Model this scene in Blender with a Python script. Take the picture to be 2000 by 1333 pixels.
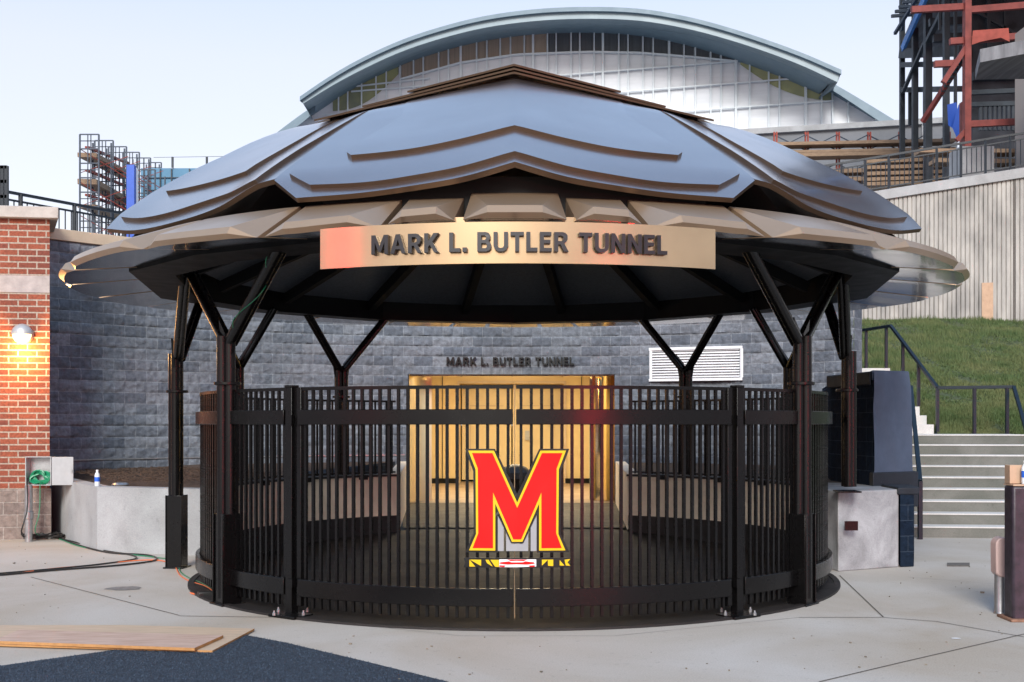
import bpy, math, random
import numpy as np
from mathutils import Vector, Matrix
R = math.radians
random.seed(7)
for o in list(bpy.data.objects): bpy.data.objects.remove(o)
S = bpy.context.scene
COL = S.collection
# ---------------------------------------------------------------- camera
F = 2200.0; HZ = 826.0; EYE = 1.6
cd = bpy.data.cameras.new('camera'); cam = bpy.data.objects.new('camera', cd); COL.objects.link(cam)
cam.location = (0, 0, EYE); cam.rotation_euler = (R(90), 0, 0)
cd.sensor_width = 36; cd.lens = F/2000*36; cd.shift_y = (HZ-666.5)/2000
cd.clip_start = .1; cd.clip_end = 3000
S.camera = cam
# ---------------------------------------------------------------- sky and sun
SUN_EL, SUN_AZ = 30.0, 190.0      # azimuth clockwise from +Y: the sun stands behind the camera
w = bpy.data.worlds.new('World'); S.world = w; w.use_nodes = True
nt = w.node_tree; bg = nt.nodes['Background']
sky = nt.nodes.new('ShaderNodeTexSky'); sky.sky_type = 'NISHITA'; sky.sun_disc = False
sky.sun_elevation = R(SUN_EL); sky.sun_rotation = R(SUN_AZ)
sky.air_density = 1.0; sky.dust_density = 2.5; sky.ozone_density = 1.6; sky.altitude = 50
smx = nt.nodes.new('ShaderNodeMix'); smx.data_type = 'RGBA'; smx.inputs[0].default_value = .80
stc = nt.nodes.new('ShaderNodeTexCoord'); ssp = nt.nodes.new('ShaderNodeSeparateXYZ'); scr = nt.nodes.new('ShaderNodeValToRGB')
nt.links.new(stc.outputs['Generated'], ssp.inputs[0]); nt.links.new(ssp.outputs[2], scr.inputs[0])
# thin high cloud: pale near the horizon, bluer overhead
cr_ = scr.color_ramp; cr_.elements[0].position = 0; cr_.elements[0].color = (2.55, 2.34, 2.42, 1); cr_.elements[1].position = .9; cr_.elements[1].color = (.80, 1.35, 2.30, 1)
for ps_, c_ in ((.14, (2.50, 2.36, 2.42, 1)), (.30, (2.25, 2.22, 2.42, 1)), (.5, (1.25, 1.75, 2.5, 1))): e_ = cr_.elements.new(ps_); e_.color = c_
nt.links.new(scr.outputs[0], smx.inputs[7])
nt.links.new(sky.outputs[0], smx.inputs[6]); nt.links.new(smx.outputs[2], bg.inputs[0]); bg.inputs[1].default_value = 0.15
sl = bpy.data.lights.new('sun', 'SUN'); sl.energy = 1.4; sl.angle = R(22); sl.color = (1, .97, .92)
so = bpy.data.objects.new('sun', sl); COL.objects.link(so)
az = R(SUN_AZ); el = R(SUN_EL)
so.rotation_euler = Vector((math.sin(az)*math.cos(el), math.cos(az)*math.cos(el), math.sin(el))).to_track_quat('Z', 'Y').to_euler()
S.view_settings.view_transform = 'Standard'; S.view_settings.look = 'None'
S.view_settings.exposure = 1.35; S.view_settings.gamma = 1
S.render.engine = 'CYCLES'

# ---------------------------------------------------------------- helpers
def px(x, y, Y): return Vector(((x-1000)/F*Y, Y, EYE+(HZ-y)/F*Y))
def gp(x, y, z=0.0):
    Y = (EYE-z)*F/(y-HZ); return Vector(((x-1000)/F*Y, Y, z))
def setp(o, label=None, cat=None, group=None, kind=None):
    if label: o['label'] = label
    if cat: o['category'] = cat
    if group: o['group'] = group
    if kind: o['kind'] = kind
    return o
def thing(name, loc, label, cat, group=None):
    o = bpy.data.objects.new(name, None); o.location = loc; o.empty_display_size = .2; COL.objects.link(o)
    return setp(o, label, cat, group)
def base_of(p):
    v = Vector((0, 0, 0))
    while p is not None: v = v+Vector(p.location); p = p.parent
    return v
def each(name, m, par, bars):
    for b_ in bars:
        q = MB(); q.bar(*b_); q.build(name, m, par)
class MB:
    def __init__(s): s.v = []; s.f = []; s.uv = {}; s.mi = []
    def add(s, vs, fs, m=0):
        n = len(s.v); s.v += [tuple(v) for v in vs]; s.f += [tuple(i+n for i in f) for f in fs]; s.mi += [m]*len(fs); return s
    def box(s, c, d, rz=0, m=0):
        c = Vector(c); M = Matrix.Rotation(rz, 3, 'Z'); hx, hy, hz = d[0]/2, d[1]/2, d[2]/2
        vs = [c+M@Vector((x, y, z)) for x in (-hx, hx) for y in (-hy, hy) for z in (-hz, hz)]
        return s.add(vs, [(0, 1, 3, 2), (4, 6, 7, 5), (0, 4, 5, 1), (2, 3, 7, 6), (0, 2, 6, 4), (1, 5, 7, 3)], m)
    def bar(s, a, b, w, h=None, m=0, up=Vector((0, 0, 1))):
        a = Vector(a); b = Vector(b); h = h or w; d = (b-a).normalized()
        if abs(d.dot(up)) > .98: up = Vector((0, 1, 0))
        x = d.cross(up).normalized(); y = x.cross(d)
        vs = [p+x*i*w/2+y*j*h/2 for p in (a, b) for i, j in ((-1, -1), (1, -1), (1, 1), (-1, 1))]
        return s.add(vs, [(0, 1, 2, 3), (7, 6, 5, 4), (0, 4, 5, 1), (1, 5, 6, 2), (2, 6, 7, 3), (3, 7, 4, 0)], m)
    def tube(s, pts, r, n=12, m=0, cap=True):
        pts = [Vector(p) for p in pts]; rs = r if isinstance(r, (list, tuple)) else [r]*len(pts)
        vs = []; fs = []; px_ = None
        for i, p in enumerate(pts):
            d = (pts[min(i+1, len(pts)-1)]-pts[max(i-1, 0)]).normalized()
            if px_ is None:
                up = Vector((0, 0, 1)) if abs(d.z) < .95 else Vector((0, 1, 0)); X = d.cross(up).normalized()
            else: X = (px_-d*px_.dot(d)).normalized()
            px_ = X; Yv = d.cross(X)
            for k in range(n):
                a = 2*math.pi*k/n; vs.append(p+(X*math.cos(a)+Yv*math.sin(a))*rs[i])
        for i in range(len(pts)-1):
            for k in range(n):
                k2 = (k+1) % n; fs.append((i*n+k, i*n+k2, (i+1)*n+k2, (i+1)*n+k))
        if cap: fs.append(tuple(range(n))[::-1]); fs.append(tuple((len(pts)-1)*n+k for k in range(n)))
        return s.add(vs, fs, m)
    def lathe(s, c, prof, n=20, m=0):
        c = Vector(c); vs = []; fs = []
        for r, z in prof:
            for k in range(n):
                a = 2*math.pi*k/n; vs.append(c+Vector((r*math.cos(a), r*math.sin(a), z)))
        for i in range(len(prof)-1):
            for k in range(n):
                k2 = (k+1) % n; fs.append((i*n+k, i*n+k2, (i+1)*n+k2, (i+1)*n+k))
        fs.append(tuple(range(n))[::-1]); fs.append(tuple((len(prof)-1)*n+k for k in range(n)))
        return s.add(vs, fs, m)
    def prism(s, poly, z0, z1, m=0):
        n = len(poly); z0s = z0 if isinstance(z0, (list, tuple)) else [z0]*n; z1s = z1 if isinstance(z1, (list, tuple)) else [z1]*n
        vs = [(p[0], p[1], z0s[i]) for i, p in enumerate(poly)]+[(p[0], p[1], z1s[i]) for i, p in enumerate(poly)]
        fs = [tuple(range(n))[::-1], tuple(range(n, 2*n))]+[(i, (i+1) % n, n+(i+1) % n, n+i) for i in range(n)]
        return s.add(vs, fs, m)
    def fprism(s, P, poly, y0, y1, m=0):
        # polygon in the x-z plane extruded along y; P maps (x,y,z)->world
        n = len(poly); vs = [P(a, y0, b) for a, b in poly]+[P(a, y1, b) for a, b in poly]
        fs = [tuple(range(n)), tuple(range(n, 2*n))[::-1]]+[(i, n+i, n+(i+1) % n, (i+1) % n) for i in range(n)]
        return s.add(vs, fs, m)
    def arcband(s, c, r0, r1, z0, z1, a0, a1, n=24, m=0):
        vs = []; fs = []
        for i in range(n+1):
            a = R(a0+(a1-a0)*i/n)
            for r, z in ((r0, z0), (r1, z0), (r1, z1), (r0, z1)): vs.append((c[0]+r*math.sin(a), c[1]-r*math.cos(a), z))
        for i in range(n):
            for k in range(4): fs.append((i*4+k, (i+1)*4+k, (i+1)*4+(k+1) % 4, i*4+(k+1) % 4))
        fs += [(0, 1, 2, 3), (n*4+3, n*4+2, n*4+1, n*4)]
        return s.add(vs, fs, m)
    def build(s, name, mat, parent=None, smooth=30, bevel=0, rel=None, fix=True):
        off = base_of(parent) if rel is None else rel
        me = bpy.data.meshes.new(name); me.from_pydata([tuple(Vector(v)-off) for v in s.v], [], s.f)
        mats = mat if isinstance(mat, (list, tuple)) else [mat]
        for q in mats: me.materials.append(q)
        if len(mats) > 1:
            for p, k in zip(me.polygons, s.mi): p.material_index = k
        if fix:
            import bmesh
            bm = bmesh.new(); bm.from_mesh(me); bmesh.ops.recalc_face_normals(bm, faces=bm.faces); bm.to_mesh(me); bm.free()
        me.shade_smooth(); me.set_sharp_from_angle(angle=R(smooth))
        o = bpy.data.objects.new(name, me); COL.objects.link(o); o.parent = parent
        if bevel:
            b = o.modifiers.new('bevel', 'BEVEL'); b.width = bevel; b.segments = 2; b.limit_method = 'ANGLE'; b.angle_limit = R(40); b.harden_normals = False
        return o
def copy_part(o, loc, parent, rz=0):
    c = o.copy(); COL.objects.link(c); c.parent = parent; c.location = loc; c.rotation_euler = (0, 0, rz); return c
def copy_tree(o, parent=None):
    c = o.copy(); COL.objects.link(c); c.parent = parent
    for ch in list(o.children): copy_tree(ch, c)
    return c
def clean(me): me.validate()

# ---------------------------------------------------------------- materials
def nmat(name): 
    m = bpy.data.materials.new(name); m.use_nodes = True; n = m.node_tree; return m, n, n.nodes['Principled BSDF']
def mat(name, col, rough=.5, metal=0, var=.12, scale=6, bump=0, bscale=40, coat=0, coatr=.05, col2=None, spec=.5, stretch=(1, 1, 1), rvar=.1):
    m, n, p = nmat(name)
    tc = n.nodes.new('ShaderNodeTexCoord'); mp = n.nodes.new('ShaderNodeMapping'); mp.inputs['Scale'].default_value = stretch
    n.links.new(tc.outputs['Object'], mp.inputs[0])
    ns = n.nodes.new('ShaderNodeTexNoise'); ns.inputs['Scale'].default_value = scale; ns.inputs['Detail'].default_value = 6; ns.inputs['Roughness'].default_value = .6
    n.links.new(mp.outputs[0], ns.inputs[0])
    mx = n.nodes.new('ShaderNodeMix'); mx.data_type = 'RGBA'
    rp = n.nodes.new('ShaderNodeMapRange'); rp.inputs[1].default_value = .32; rp.inputs[2].default_value = .68
    n.links.new(ns.outputs[0], rp.inputs[0]); n.links.new(rp.outputs[0], mx.inputs[0])
    c2 = col2 or tuple(c*(1-var) for c in col); c1 = col if col2 else tuple(min(1, c*(1+var)) for c in col)
    mx.inputs[6].default_value = (*c1, 1); mx.inputs[7].default_value = (*c2, 1)
    n.links.new(mx.outputs[2], p.inputs['Base Color'])
    r2 = n.nodes.new('ShaderNodeMapRange'); r2.inputs[1].default_value = .3; r2.inputs[2].default_value = .7
    r2.inputs[3].default_value = max(0, rough*(1-rvar)); r2.inputs[4].default_value = min(1, rough*(1+rvar)); n.links.new(ns.outputs[0], r2.inputs[0])
    n.links.new(r2.outputs[0], p.inputs['Roughness'])
    p.inputs['Metallic'].default_value = metal; p.inputs['Specular IOR Level'].default_value = spec
    p.inputs['Coat Weight'].default_value = coat; p.inputs['Coat Roughness'].default_value = coatr
    if bump:
        nb = n.nodes.new('ShaderNodeTexNoise'); nb.inputs['Scale'].default_value = bscale; nb.inputs['Detail'].default_value = 8
        n.links.new(mp.outputs[0], nb.inputs[0]); b = n.nodes.new('ShaderNodeBump'); b.inputs['Strength'].default_value = bump; b.inputs['Distance'].default_value = .02
        n.links.new(nb.outputs[0], b.inputs['Height']); n.links.new(b.outputs[0], p.inputs['Normal'])
    return m
def brickmat(name, c1, c2, mortar, bw, rh, ms, bump, nscale, rough=.85, uv=True, spots=None, bias=0, mbump=.3):
    m, n, p = nmat(name)
    tc = n.nodes.new('ShaderNodeTexCoord'); co = tc.outputs['UV' if uv else 'Object']
    b = n.nodes.new('ShaderNodeTexBrick'); n.links.new(co, b.inputs['Vector'])
    b.inputs['Color1'].default_value = (*c1, 1); b.inputs['Color2'].default_value = (*c2, 1); b.inputs['Mortar'].default_value = (*mortar, 1)
    b.inputs['Scale'].default_value = 1; b.inputs['Mortar Size'].default_value = ms; b.inputs['Mortar Smooth'].default_value = .3
    b.inputs['Bias'].default_value = bias; b.inputs['Brick Width'].default_value = bw; b.inputs['Row Height'].default_value = rh
    ns = n.nodes.new('ShaderNodeTexNoise'); ns.inputs['Scale'].default_value = nscale; ns.inputs['Detail'].default_value = 10; ns.inputs['Roughness'].default_value = .65
    n.links.new(co, ns.inputs[0])
    mr = n.nodes.new('ShaderNodeMapRange'); mr.inputs[1].default_value = .3; mr.inputs[2].default_value = .7; mr.inputs[3].default_value = .62; mr.inputs[4].default_value = 1.35
    n.links.new(ns.outputs[0], mr.inputs[0])
    big = n.nodes.new('ShaderNodeTexNoise'); big.inputs['Scale'].default_value = .9; big.inputs['Detail'].default_value = 4; n.links.new(co, big.inputs[0])
    mb = n.nodes.new('ShaderNodeMapRange'); mb.inputs[1].default_value = .3; mb.inputs[2].default_value = .7; mb.inputs[3].default_value = .82; mb.inputs[4].default_value = 1.18
    n.links.new(big.outputs[0], mb.inputs[0])
    mu = n.nodes.new('ShaderNodeMath'); mu.operation = 'MULTIPLY'; n.links.new(mr.outputs[0], mu.inputs[0]); n.links.new(mb.outputs[0], mu.inputs[1])
    mx = n.nodes.new('ShaderNodeMix'); mx.data_type = 'RGBA'; mx.blend_type = 'MULTIPLY'; mx.inputs[0].default_value = 1
    n.links.new(b.outputs['Color'], mx.inputs[6]); n.links.new(mu.outputs[0], mx.inputs[7]); n.links.new(mx.outputs[2], p.inputs['Base Color'])
    p.inputs['Roughness'].default_value = rough
    inv = n.nodes.new('ShaderNodeMath'); inv.operation = 'MULTIPLY_ADD'; inv.inputs[1].default_value = -mbump; inv.inputs[2].default_value = 0
    n.links.new(b.outputs['Fac'], inv.inputs[0])
    ad = n.nodes.new('ShaderNodeMath'); ad.operation = 'ADD'; n.links.new(inv.outputs[0], ad.inputs[0]); n.links.new(ns.outputs[0], ad.inputs[1])
    bp = n.nodes.new('ShaderNodeBump'); bp.inputs['Strength'].default_value = bump; bp.inputs['Distance'].default_value = .03
    n.links.new(ad.outputs[0], bp.inputs['Height']); n.links.new(bp.outputs[0], p.inputs['Normal'])
    return m
def emis(name, col, st):
    m, n, p = nmat(name); p.inputs['Emission Color'].default_value = (*col, 1); p.inputs['Emission Strength'].default_value = st
    p.inputs['Base Color'].default_value = (*col, 1); return m
M = {}
M['edge_reflection'] = mat('bronze_edge_dark_reflection', (.085, .056, .036), .4, .6, .1, 3)  # same bronze; dark surroundings mirrored in the edges put into this colour
M['bronze'] = mat('bronze_metallic_paint', (.50, .415, .385), .25, .95, .04, 1.6, coat=.5, coatr=.14)
M['bronze_rim'] = mat('bronze_rim_paint', (.42, .295, .19), .34, .62, .05, 2, coat=.2, coatr=.15)
M['soffit'] = mat('polished_dark_soffit', (.16, .155, .155), .16, .9, .06, 2.5, coat=.3)
M['gold_sign'] = mat('brushed_gold_sheet', (.45, .325, .205), .20, .85, .05, 4)
M['letter'] = mat('charcoal_letter_metal', (.022, .022, .026), .38, .3, .1, 9)
M['black'] = mat('gloss_black_steel', (.003, .0028, .003), .27, .0, .2, 5, spec=.34)
M['blackmatte'] = mat('matte_black_steel', (.003, .003, .0035), .6, 0, .2, 5, spec=.2)
M['liner'] = mat('dark_ceiling_mesh', (.10, .115, .135), .4, .5, .15, 30, .15, 150)
M['block'] = brickmat('split_face_block', (.165, .18, .205), (.09, .105, .13), (.22, .24, .265), .345, .172, .0055, .8, 14, mbump=.05)
M['darkblock'] = brickmat('black_coated_block', (.010, .019, .036), (.006, .012, .026), (.035, .05, .075), .345, .172, .006, .8, 12, .95)
M['darkblock'].node_tree.nodes['Principled BSDF'].inputs['Specular IOR Level'].default_value = .12
M['brick'] = brickmat('red_brick', (.27, .07, .035), (.15, .04, .028), (.36, .30, .24), .245, .0865, .011, .35, 30, mbump=.5, bias=-.2)
M['baseblock'] = brickmat('tan_base_block', (.24, .19, .165), (.19, .15, .135), (.33, .29, .26), .36, .17, .008, .8, 12)
M['cap'] = mat('limestone_cap', (.45, .41, .37), .8, 0, .12, 6, .2, 60)
M['band'] = mat('limestone_band', (.40, .35, .33), .8, 0, .15, 9, .2, 60)
M['coping'] = mat('tan_coping', (.50, .40, .29), .75, 0, .08, 4, .1, 60)
def concrete(name, c1, c2, sc=1.2, rough=.8, fine=.12):
    m, n, p = nmat(name)
    tc = n.nodes.new('ShaderNodeTexCoord'); co = tc.outputs['Object']
    a = n.nodes.new('ShaderNodeTexNoise'); a.inputs['Scale'].default_value = sc; a.inputs['Detail'].default_value = 7; a.inputs['Roughness'].default_value = .55; a.inputs['Distortion'].default_value = .6; n.links.new(co, a.inputs[0])
    r = n.nodes.new('ShaderNodeMapRange'); r.inputs[1].default_value = .35; r.inputs[2].default_value = .66; n.links.new(a.outputs[0], r.inputs[0])
    mx = n.nodes.new('ShaderNodeMix'); mx.data_type = 'RGBA'; mx.inputs[6].default_value = (*c1, 1); mx.inputs[7].default_value = (*c2, 1); n.links.new(r.outputs[0], mx.inputs[0])
    b = n.nodes.new('ShaderNodeTexNoise'); b.inputs['Scale'].default_value = 90; b.inputs['Detail'].default_value = 5; n.links.new(co, b.inputs[0])
    r2 = n.nodes.new('ShaderNodeMapRange'); r2.inputs[1].default_value = .3; r2.inputs[2].default_value = .7; r2.inputs[3].default_value = 1-fine; r2.inputs[4].default_value = 1+fine; n.links.new(b.outputs[0], r2.inputs[0])
    # dark specks and stains
    c = n.nodes.new('ShaderNodeTexNoise'); c.inputs['Scale'].default_value = 14; c.inputs['Detail'].default_value = 9; c.inputs['Roughness'].default_value = .7; n.links.new(co, c.inputs[0])
    r3 = n.nodes.new('ShaderNodeMapRange'); r3.inputs[1].default_value = .28; r3.inputs[2].default_value = .42; r3.inputs[3].default_value = .72; r3.inputs[4].default_value = 1; n.links.new(c.outputs[0], r3.inputs[0])
    mu = n.nodes.new('ShaderNodeMath'); mu.operation = 'MULTIPLY'; n.links.new(r2.outputs[0], mu.inputs[0]); n.links.new(r3.outputs[0], mu.inputs[1])
    m2 = n.nodes.new('ShaderNodeMix'); m2.data_type = 'RGBA'; m2.blend_type = 'MULTIPLY'; m2.inputs[0].default_value = 1; n.links.new(mx.outputs[2], m2.inputs[6]); n.links.new(mu.outputs[0], m2.inputs[7])
    n.links.new(m2.outputs[2], p.inputs['Base Color']); p.inputs['Roughness'].default_value = rough
    bp = n.nodes.new('ShaderNodeBump'); bp.inputs['Strength'].default_value = .12; bp.inputs['Distance'].default_value = .01; n.links.new(b.outputs[0], bp.inputs['Height']); n.links.new(bp.outputs[0], p.inputs['Normal'])
    return m
M['pave'] = concrete('broom_finished_concrete', (.485, .465, .44), (.375, .325, .265), .42)
M['conc'] = concrete('cast_concrete', (.37, .38, .39), (.28, .285, .29), 1.6)
M['concstain'] = concrete('stained_concrete', (.42, .43, .45), (.20, .20, .21), 2.2)
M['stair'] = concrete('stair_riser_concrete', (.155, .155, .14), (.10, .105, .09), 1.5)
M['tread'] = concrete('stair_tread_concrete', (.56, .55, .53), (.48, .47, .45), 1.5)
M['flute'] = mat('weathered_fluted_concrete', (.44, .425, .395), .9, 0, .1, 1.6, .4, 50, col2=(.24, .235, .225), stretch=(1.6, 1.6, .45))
M['groove'] = mat('dark_concrete_groove', (.37, .35, .32), .95, 0, .1, 1.6, .3, 50, col2=(.10, .095, .085), stretch=(1.6, 1.6, .45))  # same concrete, darker along the narrow grooves
M['beige'] = mat('beige_render', (.78, .68, .55), .7, 0, .1, 3, .1, 50)
M['rubber'] = mat('black_rubber_floor', (.011, .0085, .008), .6, 0, .35, 3, .4, 90)
M['skirt'] = mat('black_skirting', (.012, .011, .012), .6, 0, .2, 6)
M['turf'] = mat('dark_synthetic_turf', (.026, .042, .066), .85, 0, .35, 40, .8, 260)
M['turfdot'] = mat('turf_fibre', (.042, .066, .10), .8, 0, .4, 60)
M['grassbase'] = mat('grass_ground', (.04, .058, .022), .9, 0, .2, 2.2, .6, 40, col2=(.065, .08, .034))
M['blade'] = mat('grass_blade', (.05, .095, .024), .8, 0, .3, 1.1, col2=(.13, .145, .055))
M['soil'] = mat('brown_mulch', (.075, .045, .03), .95, 0, .4, 30, .9, 60)
M['goldwall'] = mat('cream_wall_panel', (.60, .47, .25), .45, 0, .05, 2, .03, 40)
M['satinbrass'] = mat('satin_brass', (.78, .66, .42), .38, .5, .04, 2)
M['goldmirror'] = mat('polished_brass', (.85, .70, .42), .10, 1, .05, 3, .02, 20)
M['door'] = mat('cream_door', (.66, .54, .32), .4, 0, .03, 2)
M['white'] = mat('white_paint', (.75, .76, .78), .45, 0, .05, 5)
M['red'] = mat('emblem_red', (.58, .003, .003), .6, 0, .02, 5, spec=.25)
M['yellow'] = mat('emblem_yellow', (.70, .47, .004), .35, 0, .02, 5)
M['emblack'] = mat('emblem_black', (.01, .01, .01), .3, 0, .02, 5)
M['emgrey'] = mat('emblem_grey', (.30, .31, .33), .35, 0, .04, 5)
M['galv'] = mat('galvanised_steel', (.42, .43, .44), .38, .8, .15, 18)
M['steelgrey'] = mat('grey_enamel', (.40, .41, .42), .4, .3, .08, 9)
M['green'] = mat('green_hose_plastic', (.01, .22, .10), .35, 0, .1, 9)
M['orange'] = mat('orange_cable', (.75, .16, .05), .5, 0, .1, 9)
M['cable'] = mat('black_cable', (.015, .015, .015), .45, 0, .1, 9)
M['ply'] = mat('plywood_veneer', (.56, .42, .35), .7, 0, .14, 3, .1, 40, stretch=(1.2, 9, 1), col2=(.40, .27, .21))
M['ply2'] = mat('pale_plywood', (.55, .42, .30), .7, 0, .1, 3, .1, 40, stretch=(1.2, 8, 1), col2=(.45, .35, .26))
M['plyedge'] = mat('plywood_edge', (.42, .22, .08), .8, 0, .15, 20)
M['plastic'] = mat('clear_bottle_plastic', (.75, .80, .85), .12, 0, .04, 5, coat=.4)
M['blue'] = mat('blue_label', (.02, .12, .60), .4, 0, .1, 9)
M['card'] = mat('cardboard', (.46, .31, .21), .85, 0, .1, 9)
M['darkpaint'] = mat('chipped_dark_paint', (.030, .022, .032), .42, 0, .4, 14, .1, 40)
M['pink'] = mat('pale_pink_plastic', (.55, .40, .37), .5, 0, .06, 6)
M['rust'] = mat('rusty_steel', (.22, .12, .08), .8, .2, .3, 20)
M['membrane'] = mat('blue_grey_membrane', (.06, .085, .135), .6, 0, .12, 5, .15, 25)
M['membranedark'] = mat('black_membrane', (.008, .012, .02), .65, 0, .2, 5, .2, 25)
M['roofblue'] = mat('pale_blue_roof_metal', (.13, .19, .235), .5, 0, .05, 1, spec=.5)
M['fasciabl'] = mat('pale_fascia_metal', (.20, .27, .31), .4, 0, .05, .5)
M['frame'] = mat('white_mullion', (.60, .66, .70), .45, 0, .04, 3)
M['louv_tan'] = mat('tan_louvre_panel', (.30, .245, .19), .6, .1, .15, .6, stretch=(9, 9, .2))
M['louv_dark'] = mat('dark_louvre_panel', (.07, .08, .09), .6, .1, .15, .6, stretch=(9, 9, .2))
M['facadeglass'] = mat('painted_sky_glazing', (.68, .71, .75), .6, 0, .10, .5, spec=.5, stretch=(.12, 1, 2.2))  # mirrored sky put into the pale base; streaks stand for roof trusses inside
M['greenglass'] = mat('olive_ceiling_glazing', (.22, .24, .17), .15, .2, .3, .25, spec=.8, col2=(.42, .42, .20))  # yellowish-green ceiling behind the glass, given as the pane colour
M['greywall'] = concrete('grey_block_wall', (.19, .20, .22), (.15, .16, .175), .3)
M['redsteel'] = mat('red_primed_steel', (.16, .026, .02), .6, 0, .25, 3)
M['darksteel'] = mat('dark_structural_steel', (.022, .03, .04), .55, .2, .2, 3)
M['bluewrap'] = mat('blue_wrap_sheet', (.03, .17, .48), .5, 0, .25, .8)
M['deck'] = mat('grey_metal_deck', (.11, .115, .13), .6, .1, .3, 1, stretch=(6, .2, 1))
M['grit'] = mat('pale_grit', (.30, .26, .20), .9, 0, .5, 3, col2=(.10, .09, .07))
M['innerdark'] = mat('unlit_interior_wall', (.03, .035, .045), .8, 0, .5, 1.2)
M['plank'] = mat('timber_plank', (.25, .17, .11), .8, 0, .2, 5, stretch=(1, 6, 6))
M['scafblue'] = mat('blue_grey_scaffold_tube', (.02, .035, .06), .5, .1, .2, 4)
M['scafred'] = mat('red_scaffold_tube', (.25, .04, .025), .6, 0, .2, 4)
M['skyglass'] = mat('sky_blue_cladding', (.045, .17, .29), .5, 0, .06, .3)
M['bluepanel'] = mat('royal_blue_panel', (.005, .07, .42), .45, 0, .1, 1)
M['railing'] = mat('blue_black_railing_paint', (.006, .013, .022), .4, 0, .15, 4, spec=.35)
M['seatred'] = mat('red_stand_seating', (.30, .012, .02), .6, 0, .3, .7)
M['joint'] = mat('sealant_joint', (.11, .10, .09), .9, 0, .2, 20)
M['stain'] = mat('oil_stain', (.20, .19, .185), .8, 0, .2, 20)
M['redglow2'] = emis('red_low_display_glow', (1, .03, .05), 55)
M['lampglow'] = emis('warm_lamp_glow', (1, .62, .26), 2.2)
M['tubeglow'] = emis('warm_ceiling_lamp_glow', (1, .84, .5), 6)
M['redglow'] = emis('red_display_glow', (1, .03, .05), 9)
def add_uv(o, fn):
    me = o.data; uv = me.uv_layers.new(name='UVMap')
    for p in me.polygons:
        for li in p.loop_indices:
            uv.data[li].uv = fn(me.vertices[me.loops[li].vertex_index].co, p.normal)
def boxuv(co, nrm):
    if abs(nrm.z) > .7: return (co.x, co.y)
    t = Vector((-nrm.y, nrm.x)); t = t.normalized() if t.length > 0 else Vector((1, 0))
    return (co.x*t.x+co.y*t.y, co.z)

# ================================================================ GROUND
g = MB(); g.add([(-700, -400, 0), (700, -400, 0), (700, 900, 0), (-700, 900, 0)], [(0, 1, 2, 3)])
ground = setp(g.build('plaza_pavement', M['pave']), kind='structure')
# joints in the concrete, as thin strips of sealant
def strip(pts, wd, z=.004):
    b = MB()
    for a, c in zip(pts[:-1], pts[1:]):
        d = (c-a).normalized(); n_ = Vector((-d.y, d.x, 0))*wd/2
        b.add([(a-n_).xy.to_3d()+Vector((0, 0, z)), (a+n_).xy.to_3d()+Vector((0, 0, z)), (c+n_).xy.to_3d()+Vector((0, 0, z)), (c-n_).xy.to_3d()+Vector((0, 0, z))], [(0, 3, 2, 1)])
    return b
jb = MB()
for line in ([(60, 1128), (350, 1203)], [(350, 1204), (560, 1207)], [(1560, 1207), (1725, 1207), (1830, 1215), (2000, 1245)], [(1640, 1125), (1725, 1206)], [(1600, 1333), (1760, 1295), (2050, 1228)]):
    q = strip([gp(*p) for p in line], .012); jb.add(q.v, q.f)
setp(jb.build('pavement_joint', M['joint'], fix=False), kind='structure')
jb = MB()
for line in ([(560, 1207), (900, 1243), (1200, 1243), (1560, 1207)], [(1770, 1128), (2050, 1150)]):
    q = strip([gp(*p) for p in line], .006); jb.add(q.v, q.f)
setp(jb.build('hairline_joint', M['stain'], fix=False), kind='structure')
b = MB()
for _ in range(260):
    y = random.uniform(7, 15); x = random.uniform(-.46, .46)*y
    if abs(x) < 3.4 and 8.5 < y: continue
    c = Vector((x, y, .003)); k = random.uniform(.004, .011); a = random.uniform(0, 3)
    if random.random() < .04: k *= 2.2
    b.box(c+Vector((0, 0, k*.3)), (k*1.6, k, k*.6), a)
setp(b.build('grit', M['grit'], fix=False), kind='stuff', label='scattered grit and crumbs lying on the concrete plaza', cat='grit')
# turf
tp = [gp(-300, 1345), gp(0, 1303), gp(230, 1271), gp(385, 1268), (gp(452, 1250)), gp(482, 1243), gp(560, 1258), gp(700, 1291), gp(870, 1333), gp(1150, 1420), Vector((1.4, 3, 0)), Vector((-12, 3, 0))]
b = MB(); b.add([(p.x, p.y, .008) for p in tp], [tuple(range(len(tp)))])
setp(b.build('turf', M['turf'], fix=False), kind='structure')
b = MB()
def inpoly(x, y, P):
    c = False
    for i in range(len(P)):
        a, d = P[i], P[i-1]
        if (a.y > y) != (d.y > y) and x < (d.x-a.x)*(y-a.y)/(d.y-a.y)+a.x: c = not c
    return c
vs = []; fs = []
for _ in range(80000):
    x = random.uniform(-4.2, 1.0); y = random.uniform(6.5, 8.6)
    if not inpoly(x, y, tp): continue
    a = random.uniform(0, 6.28); h = random.uniform(.004, .010); w_ = .0022; lx = random.uniform(-.01, .01); ly = random.uniform(-.01, .01); n = len(vs)
    vs += [(x-w_*math.cos(a), y-w_*math.sin(a), .009), (x+w_*math.cos(a), y+w_*math.sin(a), .009), (x+lx, y+ly, .009+h)]; fs.append((n, n+1, n+2))
b.add(vs, fs); setp(b.build('turf_fibres', M['turfdot'], fix=False), kind='stuff', label='short dark blue-black synthetic turf fibres at the lower left', cat='turf')

# ================================================================ PAVILION
PC = Vector((0.02, 12.1, 0)); FC = (0.02, 11.96)
pav = thing('pavilion', (PC.x, PC.y, 0), 'open round pavilion with a bronze turtle-shell roof of overlapping plates on black branching columns', 'pavilion')
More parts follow.
